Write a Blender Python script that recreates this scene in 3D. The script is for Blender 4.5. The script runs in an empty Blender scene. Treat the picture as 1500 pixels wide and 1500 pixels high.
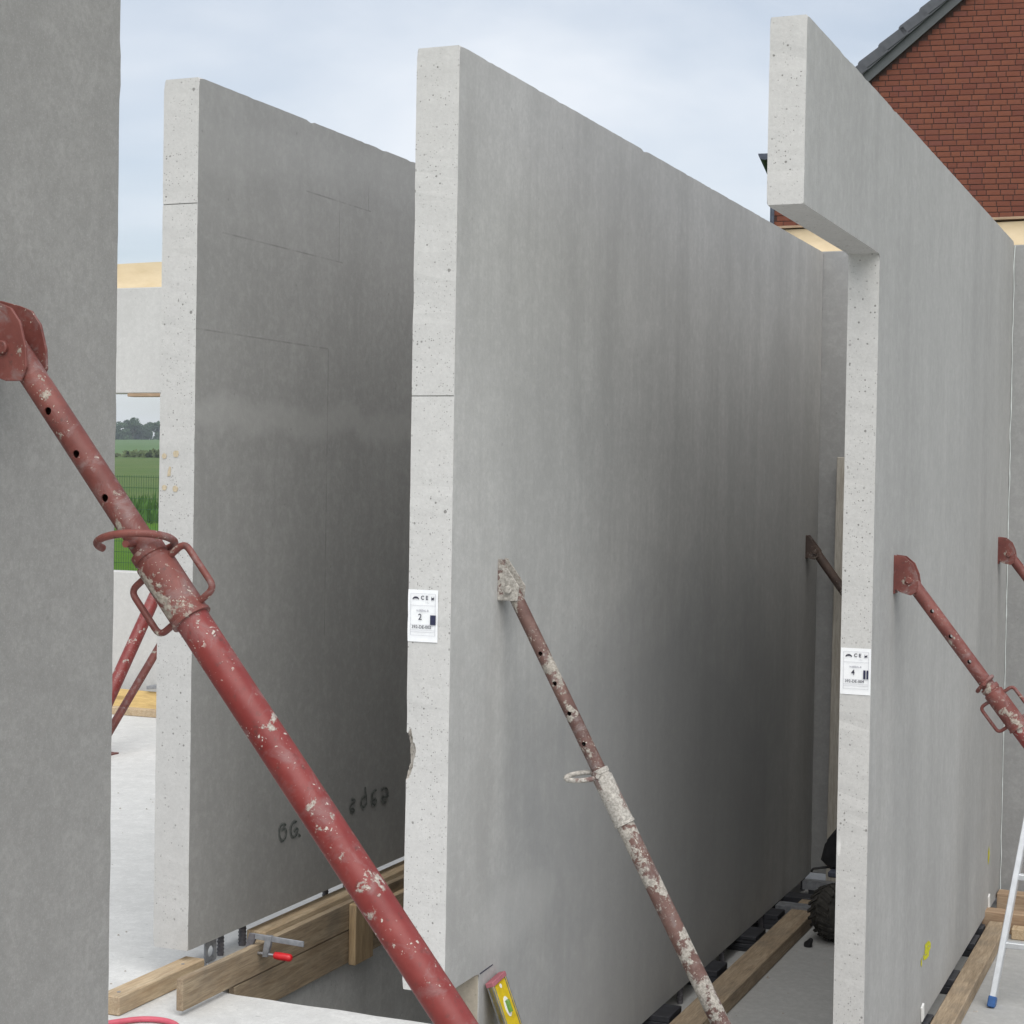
import bpy, bmesh, math, random
from mathutils import Vector, Matrix, noise
random.seed(7)
S = bpy.context.scene
C = S.collection
R = math.radians

# ---------------------------------------------------------------- camera
F_PX, PITCH, ROLL, YAW, EYE = 2557.47, R(-1.143), R(0.9667), R(22.5865), 1.5365
fw = Vector((-math.sin(YAW)*math.cos(PITCH), math.cos(YAW)*math.cos(PITCH), math.sin(PITCH)))
rt0 = Vector((math.cos(YAW), math.sin(YAW), 0)); up0 = rt0.cross(fw)
rt = rt0*math.cos(ROLL) + up0*math.sin(ROLL); up = -rt0*math.sin(ROLL) + up0*math.cos(ROLL)
cd = bpy.data.cameras.new('camera'); cam = bpy.data.objects.new('camera', cd); C.objects.link(cam)
cd.sensor_width = 36; cd.lens = 36*F_PX/1500; cd.clip_start = .05; cd.clip_end = 4000
cam.matrix_world = Matrix(((rt.x, up.x, -fw.x, 0), (rt.y, up.y, -fw.y, 0), (rt.z, up.z, -fw.z, EYE), (0, 0, 0, 1)))
S.camera = cam
EYEV = Vector((0, 0, EYE))

# ---------------------------------------------------------------- light
SUN_EL, SUN_AZ = R(53), math.atan2(.46, -.87)          # azimuth: x, y of the direction towards the sun
sd = Vector((math.sin(SUN_AZ)*math.cos(SUN_EL), math.cos(SUN_AZ)*math.cos(SUN_EL), math.sin(SUN_EL)))
ld = bpy.data.lights.new('sun', 'SUN'); lo = bpy.data.objects.new('sun', ld); C.objects.link(lo)
ld.energy = 2.2; ld.angle = R(68); ld.color = (1, .965, .91)
lo.rotation_euler = sd.to_track_quat('Z', 'Y').to_euler(); lo.location = sd*60
S.view_settings.view_transform = 'Standard'; S.view_settings.look = 'None'
S.view_settings.gamma = 1; S.view_settings.use_curve_mapping = False
S.view_settings.exposure = 0.6

world = bpy.data.worlds.new('World'); S.world = world; world.use_nodes = True
wt = world.node_tree; wn = wt.nodes; wn.clear()
def W(t, **k):
    n = wn.new(t)
    for a, b in k.items(): setattr(n, a, b)
    return n
sky = W('ShaderNodeTexSky', sky_type='NISHITA', sun_disc=False, sun_elevation=SUN_EL, sun_rotation=SUN_AZ,
        air_density=1.1, dust_density=1.6, ozone_density=2.0)
tc = W('ShaderNodeTexCoord'); sep = W('ShaderNodeSeparateXYZ'); wt.links.new(tc.outputs['Generated'], sep.inputs[0])
ad = W('ShaderNodeMath', operation='ADD'); ad.inputs[1].default_value = .22; wt.links.new(sep.outputs['Z'], ad.inputs[0])
mx = W('ShaderNodeMath', operation='MAXIMUM'); mx.inputs[1].default_value = .12; wt.links.new(ad.outputs[0], mx.inputs[0])
dx = W('ShaderNodeMath', operation='DIVIDE'); dy = W('ShaderNodeMath', operation='DIVIDE')
for n, s in ((dx, 'X'), (dy, 'Y')):
    wt.links.new(sep.outputs[s], n.inputs[0]); wt.links.new(mx.outputs[0], n.inputs[1])
cb = W('ShaderNodeCombineXYZ'); wt.links.new(dx.outputs[0], cb.inputs[0]); wt.links.new(dy.outputs[0], cb.inputs[1])
cn = W('ShaderNodeTexNoise'); cn.inputs['Scale'].default_value = 1.15; cn.inputs['Detail'].default_value = 7
cn.inputs['Roughness'].default_value = .5; cn.inputs['Distortion'].default_value = .25
wt.links.new(cb.outputs[0], cn.inputs['Vector'])
cr = W('ShaderNodeValToRGB'); cr.color_ramp.elements[0].position = .40; cr.color_ramp.elements[0].color = (.46, .46, .46, 1)
cr.color_ramp.elements[1].position = .63; cr.color_ramp.elements[1].color = (.92, .92, .92, 1)
wt.links.new(cn.outputs['Fac'], cr.inputs[0])
cm = W('ShaderNodeMix', data_type='RGBA'); wt.links.new(cr.outputs[0], cm.inputs[0])
wt.links.new(sky.outputs[0], cm.inputs[6]); cm.inputs[7].default_value = (8.0, 8.4, 8.95, 1)
bg = W('ShaderNodeBackground'); bg.inputs['Strength'].default_value = .075
wo = W('ShaderNodeOutputWorld'); wt.links.new(cm.outputs[2], bg.inputs[0]); wt.links.new(bg.outputs[0], wo.inputs[0])

# ---------------------------------------------------------------- materials
class Mat:
    def __init__(s, name, rough=.8, spec=.3, metal=0):
        s.m = bpy.data.materials.new(name); s.m.use_nodes = True; s.t = s.m.node_tree; s.n = s.t.nodes
        s.b = s.n['Principled BSDF']; s.b.inputs['Roughness'].default_value = rough
        s.b.inputs['Specular IOR Level'].default_value = spec; s.b.inputs['Metallic'].default_value = metal
        s.tc = s.n.new('ShaderNodeTexCoord')
    def link(s, a, b): s.t.links.new(a, b)
    def coords(s, scale=(1, 1, 1), rot=(0, 0, 0), src='Object'):
        m = s.n.new('ShaderNodeMapping'); m.inputs['Scale'].default_value = scale; m.inputs['Rotation'].default_value = rot
        s.link(s.tc.outputs[src], m.inputs[0]); return m.outputs[0]
    def noise(s, sc, det=4, rough=.55, vec=None, dist=0):
        n = s.n.new('ShaderNodeTexNoise'); n.inputs['Scale'].default_value = sc; n.inputs['Detail'].default_value = det
        n.inputs['Roughness'].default_value = rough; n.inputs['Distortion'].default_value = dist
        s.link(vec if vec else s.tc.outputs['Object'], n.inputs['Vector']); return n.outputs['Fac']
    def voro(s, sc, vec=None, feature='F1', rnd=1):
        n = s.n.new('ShaderNodeTexVoronoi'); n.feature = feature; n.inputs['Scale'].default_value = sc; n.inputs['Randomness'].default_value = rnd
        s.link(vec if vec else s.tc.outputs['Object'], n.inputs['Vector']); return n
    def ramp(s, fac, stops):
        r = s.n.new('ShaderNodeValToRGB'); e = r.color_ramp.elements
        while len(e) < len(stops): e.new(.5)
        for el, (p, c) in zip(e, stops):
            el.position = p; el.color = (c, c, c, 1) if isinstance(c, (int, float)) else (*c, 1)
        s.link(fac, r.inputs[0]); return r.outputs[0]
    def mix(s, fac, a, b, mode='MIX'):
        m = s.n.new('ShaderNodeMix'); m.data_type = 'RGBA'; m.blend_type = mode
        for i, v in ((0, fac), (6, a), (7, b)):
            if isinstance(v, (int, float)): m.inputs[i].default_value = v if i == 0 else (v, v, v, 1)
            elif isinstance(v, tuple): m.inputs[i].default_value = (*v, 1)
            else: s.link(v, m.inputs[i])
        return m.outputs[2]
    def math(s, op, a, b=0.0):
        m = s.n.new('ShaderNodeMath'); m.operation = op
        for i, v in ((0, a), (1, b)):
            if isinstance(v, (int, float)): m.inputs[i].default_value = v
            else: s.link(v, m.inputs[i])
        return m.outputs[0]
    def col(s, c):
        if isinstance(c, tuple): s.b.inputs['Base Color'].default_value = (*c, 1)
        else: s.link(c, s.b.inputs['Base Color'])
    def bump(s, h, strength=.3, dist=.002):
        b = s.n.new('ShaderNodeBump'); b.inputs['Strength'].default_value = strength; b.inputs['Distance'].default_value = dist
        s.link(h, b.inputs['Height']); s.link(b.outputs[0], s.b.inputs['Normal'])

def plain(name, c, rough=.6, spec=.3, metal=0, var=.12, sc=30):
    m = Mat(name, rough, spec, metal)
    n = m.noise(sc, 4)
    lo_ = tuple(x*(1-var) for x in c); hi = tuple(min(1, x*(1+var)) for x in c)
    m.col(m.mix(m.ramp(n, [(.3, 0), (.7, 1)]), lo_, hi)); return m.m

def concrete(name, base, pits=0.0, streak=.5, seed=0, blotch=.5, rough=.85, grain=.4, yellow=0, extra=None, mott=1.0):
    m = Mat(name, rough, .25)
    v0 = m.n.new('ShaderNodeMapping'); v0.inputs['Location'].default_value = (seed*3.1, seed*1.7, seed*2.3)
    m.link(m.tc.outputs['Object'], v0.inputs[0]); v0 = v0.outputs[0]
    vs = m.n.new('ShaderNodeMapping'); vs.inputs['Scale'].default_value = (2.6, 2.6, .30); m.link(v0, vs.inputs[0])
    big = m.noise(.9, 3, .6, v0, .4); st = m.noise(1.6, 4, .62, vs.outputs[0], .3)
    mid = m.noise(7, 4, .7, v0, .2); fine = m.noise(85, 2, .6, v0); speck = m.noise(260, 1, .5, v0)
    dk = tuple(x*.70 for x in base); lt = tuple(min(1, x*1.24) for x in base)
    vb = m.n.new('ShaderNodeMapping'); vb.inputs['Scale'].default_value = (55, 55, 2.2); m.link(v0, vb.inputs[0])
    brush = m.noise(1.0, 3, .7, vb.outputs[0]); m2 = m.noise(26, 3, .72, v0)
    c = m.mix(m.ramp(big, [(.30, 0), (.70, 1)]), tuple(x*(1-.20*blotch) for x in base), tuple(x*(1+.13*blotch) for x in base))
    c = m.mix(m.math('MULTIPLY', m.ramp(st, [(.45, 0), (.70, 1)]), .50*streak), c, lt)
    c = m.mix(m.math('MULTIPLY', m.ramp(st, [(.28, 1), (.48, 0)]), .50*streak), c, dk)
    c = m.mix(m.math('MULTIPLY', m.ramp(brush, [(.34, 1), (.58, 0)]), .20*streak), c, dk)
    c = m.mix(m.math('MULTIPLY', m.ramp(mid, [(.36, 1), (.60, 0)]), .26*mott), c, dk)
    c = m.mix(m.math('MULTIPLY', m.ramp(m2, [(.36, 1), (.60, 0)]), .28*mott), c, dk)
    c = m.mix(m.math('MULTIPLY', m.ramp(m2, [(.52, 0), (.74, 1)]), .26*mott), c, lt)
    c = m.mix(m.math('MULTIPLY', m.ramp(fine, [(.35, 1), (.6, 0)]), grain*.6), c, tuple(x*.76 for x in base))
    c = m.mix(m.math('MULTIPLY', m.ramp(speck, [(.55, 0), (.75, 1)]), grain*.5), c, lt)
    if extra: c = extra(m, c, base)
    # small rusty / dark specks that belong to the surface
    ve = m.n.new('ShaderNodeMapping'); ve.inputs['Scale'].default_value = (1, 1, .30); ve.inputs['Rotation'].default_value = (.05, 0, 0); m.link(v0, ve.inputs[0])
    vo2 = m.voro(5.5, ve.outputs[0]); c2 = m.n.new('ShaderNodeSeparateColor'); m.link(vo2.outputs['Color'], c2.inputs[0])
    sc2 = m.ramp(m.math('ADD', vo2.outputs['Distance'], m.math('MULTIPLY', m.math('SUBTRACT', m2, .5), .10)), [(.03, 1), (.055, 0)])
    c = m.mix(m.math('MULTIPLY', m.math('MULTIPLY', sc2, m.math('GREATER_THAN', c2.outputs[0], .62)), .5), c, tuple(x*.55 for x in base))
    c = m.mix(m.math('MULTIPLY', m.math('MULTIPLY', sc2, m.math('LESS_THAN', c2.outputs[0], .14)), .45), c, tuple(min(1, x*1.5) for x in base))
    vo = m.voro(9, v0); sp = m.ramp(vo.outputs['Distance'], [(.03, 1), (.06, 0)])
    c = m.mix(m.math('MULTIPLY', sp, .35), c, tuple(x*.5 for x in base))
    h = m.math('ADD', m.math('MULTIPLY', fine, .5), m.math('MULTIPLY', mid, .6))
    if yellow:
        c = m.mix(m.math('MULTIPLY', m.ramp(m.noise(2.3, 4, .6, v0, .8), [(.56, 0), (.72, 1)]), yellow), c, (.36, .30, .20))
    if pits:
        for sc_, thr, lo__, nsc in ((75, .27, .55, 5), (150, .30, .48, 4), (34, .20, .68, 6)):
            vp = m.voro(sc_, v0); msk = m.ramp(m.noise(nsc, 3, .6, v0), [(.36, 0), (.58, 1)])
            rnd = m.n.new('ShaderNodeSeparateColor'); m.link(vp.outputs['Color'], rnd.inputs[0])
            rad = m.math('MULTIPLY', m.ramp(rnd.outputs[0], [(lo__, 0), (1, 1)]), thr)
            wob = m.math('ADD', vp.outputs['Distance'], m.math('MULTIPLY', m.math('SUBTRACT', m.noise(sc_*3, 2), .5), .16))
            pit = m.math('MULTIPLY', m.math('LESS_THAN', wob, rad), msk)
            c = m.mix(m.math('MULTIPLY', pit, .66*pits), c, (.085, .08, .072))
            h = m.math('SUBTRACT', h, m.math('MULTIPLY', pit, 2.0))
    m.col(c); m.bump(h, .45, .0022); return m.m

def wood(name, base, dark, axis='Y', dirt=.3):
    m = Mat(name, .75, .25)
    sc = {'Y': (22, 1.6, 22), 'X': (1.6, 22, 22), 'Z': (22, 22, 1.6)}[axis]
    v = m.coords(sc); g = m.noise(2.2, 6, .65, v, .8); w2 = m.noise(9, 4, .6, v)
    c = m.mix(m.ramp(g, [(.35, 0), (.62, 1)]), dark, base)
    c = m.mix(m.math('MULTIPLY', m.ramp(w2, [(.40, 1), (.56, 0)]), .4), c, tuple(x*.6 for x in dark))
    c = m.mix(m.math('MULTIPLY', m.ramp(m.noise(5, 5, .65), [(.48, 0), (.68, 1)]), dirt), c, (.16, .14, .115))
    vo = m.voro(4.5, m.coords({'Y': (1, .35, 1), 'X': (.35, 1, 1), 'Z': (1, 1, .35)}[axis]))
    c = m.mix(m.math('MULTIPLY', m.ramp(vo.outputs['Distance'], [(.05, 1), (.11, 0)]), .6), c, tuple(x*.45 for x in dark))
    m.col(c); m.bump(g, .25, .0015); return m.m

def splattered(name, paint, paint2, splat, amount=.5, big=.2, rough=.5, faded=.5):
    m = Mat(name, rough, .4)
    c = m.mix(m.ramp(m.noise(9, 5, .65), [(.38, 0), (.66, 1)]), paint, paint2)
    c = m.mix(m.math('MULTIPLY', m.ramp(m.noise(22, 5, .7, None, .6), [(.52, 0), (.68, 1)]), faded), c, tuple(x*.5+.11 for x in paint2))
    c = m.mix(m.math('MULTIPLY', m.ramp(m.noise(60, 4, .7), [(.58, 0), (.70, 1)]), .5), c, (.05, .035, .03))
    v = m.n.new('ShaderNodeVectorMath'); v.operation = 'MULTIPLY_ADD'
    nz = m.n.new('ShaderNodeTexNoise'); nz.inputs['Scale'].default_value = 70; m.link(m.tc.outputs['Object'], nz.inputs['Vector'])
    m.link(nz.outputs['Color'], v.inputs[0]); v.inputs[1].default_value = (.018, .018, .018); m.link(m.tc.outputs['Object'], v.inputs[2])
    hs = None
    for sc, thr, ms in ((210, .34, .50), (105, .30, .47), (48, .24, .56), (24, .20, .60)):
        vo = m.voro(sc, v.outputs[0]); sp = m.n.new('ShaderNodeSeparateColor'); m.link(vo.outputs['Color'], sp.inputs[0])
        rad = m.math('MULTIPLY', m.ramp(sp.outputs[1], [(1-amount, 0), (1, 1)]), thr)
        s_ = m.math('MULTIPLY', m.math('LESS_THAN', vo.outputs['Distance'], rad), m.ramp(m.noise(11, 3, .6), [(ms-.02, 0), (ms+.10, 1)]))
        c = m.mix(m.math('MULTIPLY', s_, .9), c, splat)
        hs = s_ if hs is None else m.math('ADD', hs, s_)
    if big:
        bigm = m.ramp(m.noise(13, 6, .68, None, .25), [(.70-big, 0), (.73-big, 1)])
        grit = m.mix(m.ramp(m.noise(120, 3, .7), [(.4, 0), (.65, 1)]), tuple(x*.55 for x in splat), splat)
        c = m.mix(m.math('MULTIPLY', bigm, .92), c, grit); hs = m.math('ADD', hs, bigm)
    m.col(c)
    m.link(m.math('ADD', m.math('MULTIPLY', m.math('MINIMUM', hs, 1), .4), rough), m.b.inputs['Roughness'])
    m.bump(m.math('ADD', hs, m.math('MULTIPLY', m.noise(90, 3), .35)), .35, .0015); return m.m

def axis_of(m, i):
    sx = m.n.new('ShaderNodeSeparateXYZ'); m.link(m.tc.outputs['Object'], sx.inputs[0]); return sx.outputs[i]
def near(m, v, c, w):                      # 1 close to c, fading out over w
    return m.ramp(m.math('DIVIDE', m.math('ABSOLUTE', m.math('SUBTRACT', v, c)), w), [(.35, 1), (1, 0)])
def inside(m, v, a, b): return m.math('MULTIPLY', m.math('GREATER_THAN', v, a), m.math('LESS_THAN', v, b))
def cast_bands(m, c, base):                # formwork joints and casting layers of the second wall
    y = axis_of(m, 'Y'); z = axis_of(m, 'Z'); br = m.ramp(m.noise(9, 5, .7), [(.40, 0), (.58, 1)])
    zw = m.math('ADD', z, m.math('MULTIPLY', m.math('SUBTRACT', m.noise(2.4, 5, .65), .5), .22))
    c = m.mix(m.math('MULTIPLY', near(m, zw, 1.73, .075), .42), c, tuple(x*1.25 for x in base))
    c = m.mix(m.math('MULTIPLY', m.ramp(m.math('SUBTRACT', zw, 2.26), [(0, 0), (.14, 1)]), .14), c, tuple(x*1.25 for x in base))
    c = m.mix(m.math('MULTIPLY', near(m, m.math('ADD', zw, m.math('MULTIPLY', y, -.10)), 2.58, .12), .18), c, tuple(x*1.35 for x in base))
    dk = tuple(x*.42 for x in base)
    for ln, rng in (((z, 2.002), (y, -1, .876)), ((y, .880), (z, .95, 2.0)), ((z, 2.328), (y, .15, .98)), ((y, .95), (z, 2.33, 2.62)), ((z, 2.55), (y, .7, 1.2)), ((y, 1.18), (z, 2.55, 2.70))):
        c = m.mix(m.math('MULTIPLY', m.math('MULTIPLY', near(m, ln[0], ln[1], .0035), inside(m, *rng)), m.math('ADD', .08, m.math('MULTIPLY', br, .42))), c, dk)
    return c
def painted_shade(m, c, base):                # shade low on the middle wall, painted as an uneven darker patch; pale fan
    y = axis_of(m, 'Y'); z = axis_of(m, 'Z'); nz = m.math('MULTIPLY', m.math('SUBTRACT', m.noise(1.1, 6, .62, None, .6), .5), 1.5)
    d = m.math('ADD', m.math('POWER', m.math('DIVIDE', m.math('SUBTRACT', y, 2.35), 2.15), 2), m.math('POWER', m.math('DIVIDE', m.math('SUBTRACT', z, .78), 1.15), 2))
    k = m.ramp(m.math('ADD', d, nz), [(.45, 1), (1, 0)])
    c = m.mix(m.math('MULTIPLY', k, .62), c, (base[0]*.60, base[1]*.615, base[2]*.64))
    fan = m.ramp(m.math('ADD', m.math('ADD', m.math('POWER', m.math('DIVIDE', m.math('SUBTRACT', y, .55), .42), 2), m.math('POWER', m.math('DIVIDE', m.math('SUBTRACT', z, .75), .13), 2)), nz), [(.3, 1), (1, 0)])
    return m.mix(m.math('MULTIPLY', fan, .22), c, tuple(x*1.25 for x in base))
M = {}
M['wall_near'] = concrete('concrete_near', (.305, .297, .283), 0, .25, 1, .35, grain=.9)
M['wall_b'] = concrete('concrete_b', (.355, .35, .335), 0, .4, 2, .55, extra=cast_bands)
M['wall_c'] = concrete('concrete_c', (.450, .445, .430), 0, .8, 3, .8, extra=painted_shade, mott=.8)
M['wall_d'] = concrete('concrete_d', (.40, .397, .386), 0, .7, 4, .5, mott=.8)
M['wall_rear'] = concrete('concrete_rear', (.33, .33, .325), 0, .5, 7, .5)
M['wall_far'] = concrete('concrete_far', (.53, .525, .51), 0, .3, 5, .3, mott=.6)
M['end'] = concrete('concrete_end', (.535, .528, .512), 1.0, .1, 6, .22, grain=.45, mott=.45)
M['broken'] = concrete('broken_concrete', (.40, .37, .33), .6, 0, 8, 1.0, grain=1.0)
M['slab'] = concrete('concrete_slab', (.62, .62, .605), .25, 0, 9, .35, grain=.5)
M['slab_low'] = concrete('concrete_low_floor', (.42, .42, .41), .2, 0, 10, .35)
M['stained'] = concrete('concrete_stained', (.52, .46, .37), .6, .1, 11, .5, yellow=.7)
M['red'] = splattered('red_oxide_paint', (.165, .021, .019), (.22, .042, .037), (.48, .45, .40), .32, .085, .45, .5)
M['red_old'] = splattered('red_oxide_faded', (.125, .034, .028), (.20, .064, .052), (.44, .40, .34), .28, .09, .55, .8)
M['brown'] = splattered('brown_splattered', (.095, .048, .040), (.16, .090, .074), (.42, .39, .34), .6, .15, .6, .8)
M['pale'] = splattered('mortar_coated_steel', (.15, .095, .085), (.26, .22, .19), (.50, .475, .43), .6, .24, .75, .8)
M['brown_low'] = splattered('brown_under_mortar', (.095, .048, .040), (.16, .090, .074), (.46, .43, .38), .6, .205, .6, .8)
M['darkprop'] = splattered('dark_brown_paint', (.055, .036, .03), (.10, .065, .05), (.36, .33, .28), .4, .05, .6, .4)
M['steel'] = plain('bright_steel', (.42, .43, .45), .35, .5, .8, .2, 50)
M['galv'] = plain('galvanised', (.30, .31, .33), .5, .4, .6, .25, 40)
M['rebar'] = plain('rebar_steel', (.13, .125, .135), .6, .4, .3, .35, 60)
M['black'] = plain('black_plastic', (.018, .018, .02), .5, .4, 0, .3)
M['shim'] = plain('dark_plastic_shim', (.03, .031, .037), .45, .45, 0, .4, 18)
M['alu'] = plain('aluminium', (.62, .64, .66), .38, .5, .5, .08)
M['blue'] = plain('blue_plastic', (.03, .10, .28), .45, .4)
M['redplastic'] = plain('red_plastic', (.55, .015, .02), .35, .5, 0, .15)
M['pink'] = plain('pink_hose', (.55, .10, .14), .45, .4)
M['yellow'] = plain('yellow_paint', (.62, .45, .015), .4, .4, 0, .15, 40)
M['levelcap'] = plain('dusty_red_cap', (.36, .13, .15), .7, .2)
M['white'] = plain('white_plastic', (.78, .78, .76), .5, .4, 0, .05)
M['vial'] = plain('green_vial', (.13, .27, .05), .2, .6, 0, .2)
M['wood'] = wood('pine_board', (.40, .32, .22), (.27, .20, .13), dirt=.4)
M['wood_new'] = wood('new_pine', (.54, .43, .29), (.43, .31, .19), dirt=.22)
M['wood_old'] = wood('weathered_board', (.42, .33, .23), (.28, .21, .14), dirt=.4)
M['wood_x'] = wood('pine_board_across', (.46, .34, .23), (.33, .22, .14), 'X')
M['wood_z'] = wood('pine_block', (.46, .34, .20), (.33, .23, .13), 'Z')
M['wood_pale'] = wood('bleached_post', (.46, .43, .38), (.38, .35, .30), 'Z', .1)
M['ply'] = wood('yellow_formwork', (.56, .40, .17), (.47, .32, .13), 'X', .1)
M['paper'] = plain('sticker_paper', (.80, .81, .82), .55, .3, 0, .03, 60)
M['ink'] = plain('printing_ink', (.05, .05, .07), .6, .2, 0, .2, 200)
M['inkblue'] = plain('printed_block', (.03, .033, .07), .5, .3, 0, .3, 200)
M['inkgrey'] = plain('grey_print', (.38, .38, .42), .6, .2, 0, .1, 200)
M['marker'] = plain('marker_ink', (.125, .135, .125), .8, .1, 0, .6, 90)
M['chalk'] = plain('yellow_chalk', (.52, .50, .04), .9, .1, 0, .3, 120)
M['glue'] = plain('dried_glue', (.50, .42, .30), .7, .2, 0, .15, 120)
M['caulk'] = plain('white_sealant', (.68, .72, .70), .6, .3)
M['rubber'] = plain('dusty_rubber', (.05, .047, .042), .85, .2, 0, .45, 25)
m = Mat('insulation_strip', .5, .35)
m.col(m.mix(m.ramp(m.noise(3, 4, .6, m.coords((1, 1, 3))), [(.35, 0), (.65, 1)]), (.60, .47, .29), (.70, .57, .38)))
m.bump(m.noise(6, 3), .3, .02); M['foam'] = m.m
m = Mat('brick', .85, .2)
oi = m.n.new('ShaderNodeObjectInfo'); gi = m.n.new('ShaderNodeNewGeometry')
rn = m.math('FRACT', m.math('ADD', m.math('MULTIPLY', oi.outputs['Random'], 7.31), gi.outputs['Random Per Island']))
cb_ = m.ramp(rn, [(0, (.165, .055, .038)), (.35, (.190, .066, .042)), (.7, (.210, .075, .046)), (1, (.175, .062, .048))])
cb_ = m.mix(m.math('MULTIPLY', m.ramp(m.noise(14, 5, .7, m.coords(src='Object')), [(.4, 0), (.7, 1)]), .5), cb_, (.11, .042, .034))
m.col(cb_); m.bump(m.noise(60, 4), .4, .003); M['brick'] = m.m
M['mortar'] = plain('dark_mortar', (.080, .046, .040), .95, .1, 0, .2, 30)
M['tile'] = plain('slate_grey_tile', (.072, .076, .088), .55, .35, 0, .18, 12)
M['verge'] = plain('grey_verge_board', (.078, .085, .090), .5, .35, 0, .1, 10)
M['zinc'] = plain('dark_zinc', (.075, .085, .115), .75, .25, 0, .2)
M['wire'] = plain('green_wire', (.03, .085, .035), .5, .4, 0, .1)
def grass(name, a, b, c_, sc=1.0):
    m = Mat(name, .95, .1)
    c = m.mix(m.ramp(m.noise(.06*sc, 6, .65), [(.35, 0), (.65, 1)]), a, b)
    c = m.mix(m.math('MULTIPLY', m.ramp(m.noise(1.3*sc, 6, .7, m.coords((1, .4, 1))), [(.42, 0), (.66, 1)]), .7), c, c_)
    m.col(c); m.bump(m.noise(3*sc, 5, .7), .8, .2); return m.m
M['meadow'] = grass('meadow_grass', (.078, .135, .036), (.115, .150, .050), (.070, .115, .030))
M['crop'] = grass('crop_green', (.085, .150, .055), (.105, .165, .065), (.075, .135, .050), .4)
M['lawn'] = grass('bright_grass', (.090, .200, .018), (.120, .220, .026), (.075, .17, .015), 4)
M['earth'] = plain('sandy_soil', (.27, .23, .17), .95, .1, 0, .3, 3)
M['weed'] = plain('weed_leaf', (.062, .135, .026), .8, .2, 0, .4, 1.5)
M['hedge'] = plain('hedge_leaf', (.075, .100, .040), .85, .15, 0, .4, .6)
M['leaf'] = plain('tree_leaf', (.055, .090, .045), .85, .15, 0, .45, .35)
M['bark'] = plain('bark', (.10, .08, .06), .9, .1)

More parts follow.
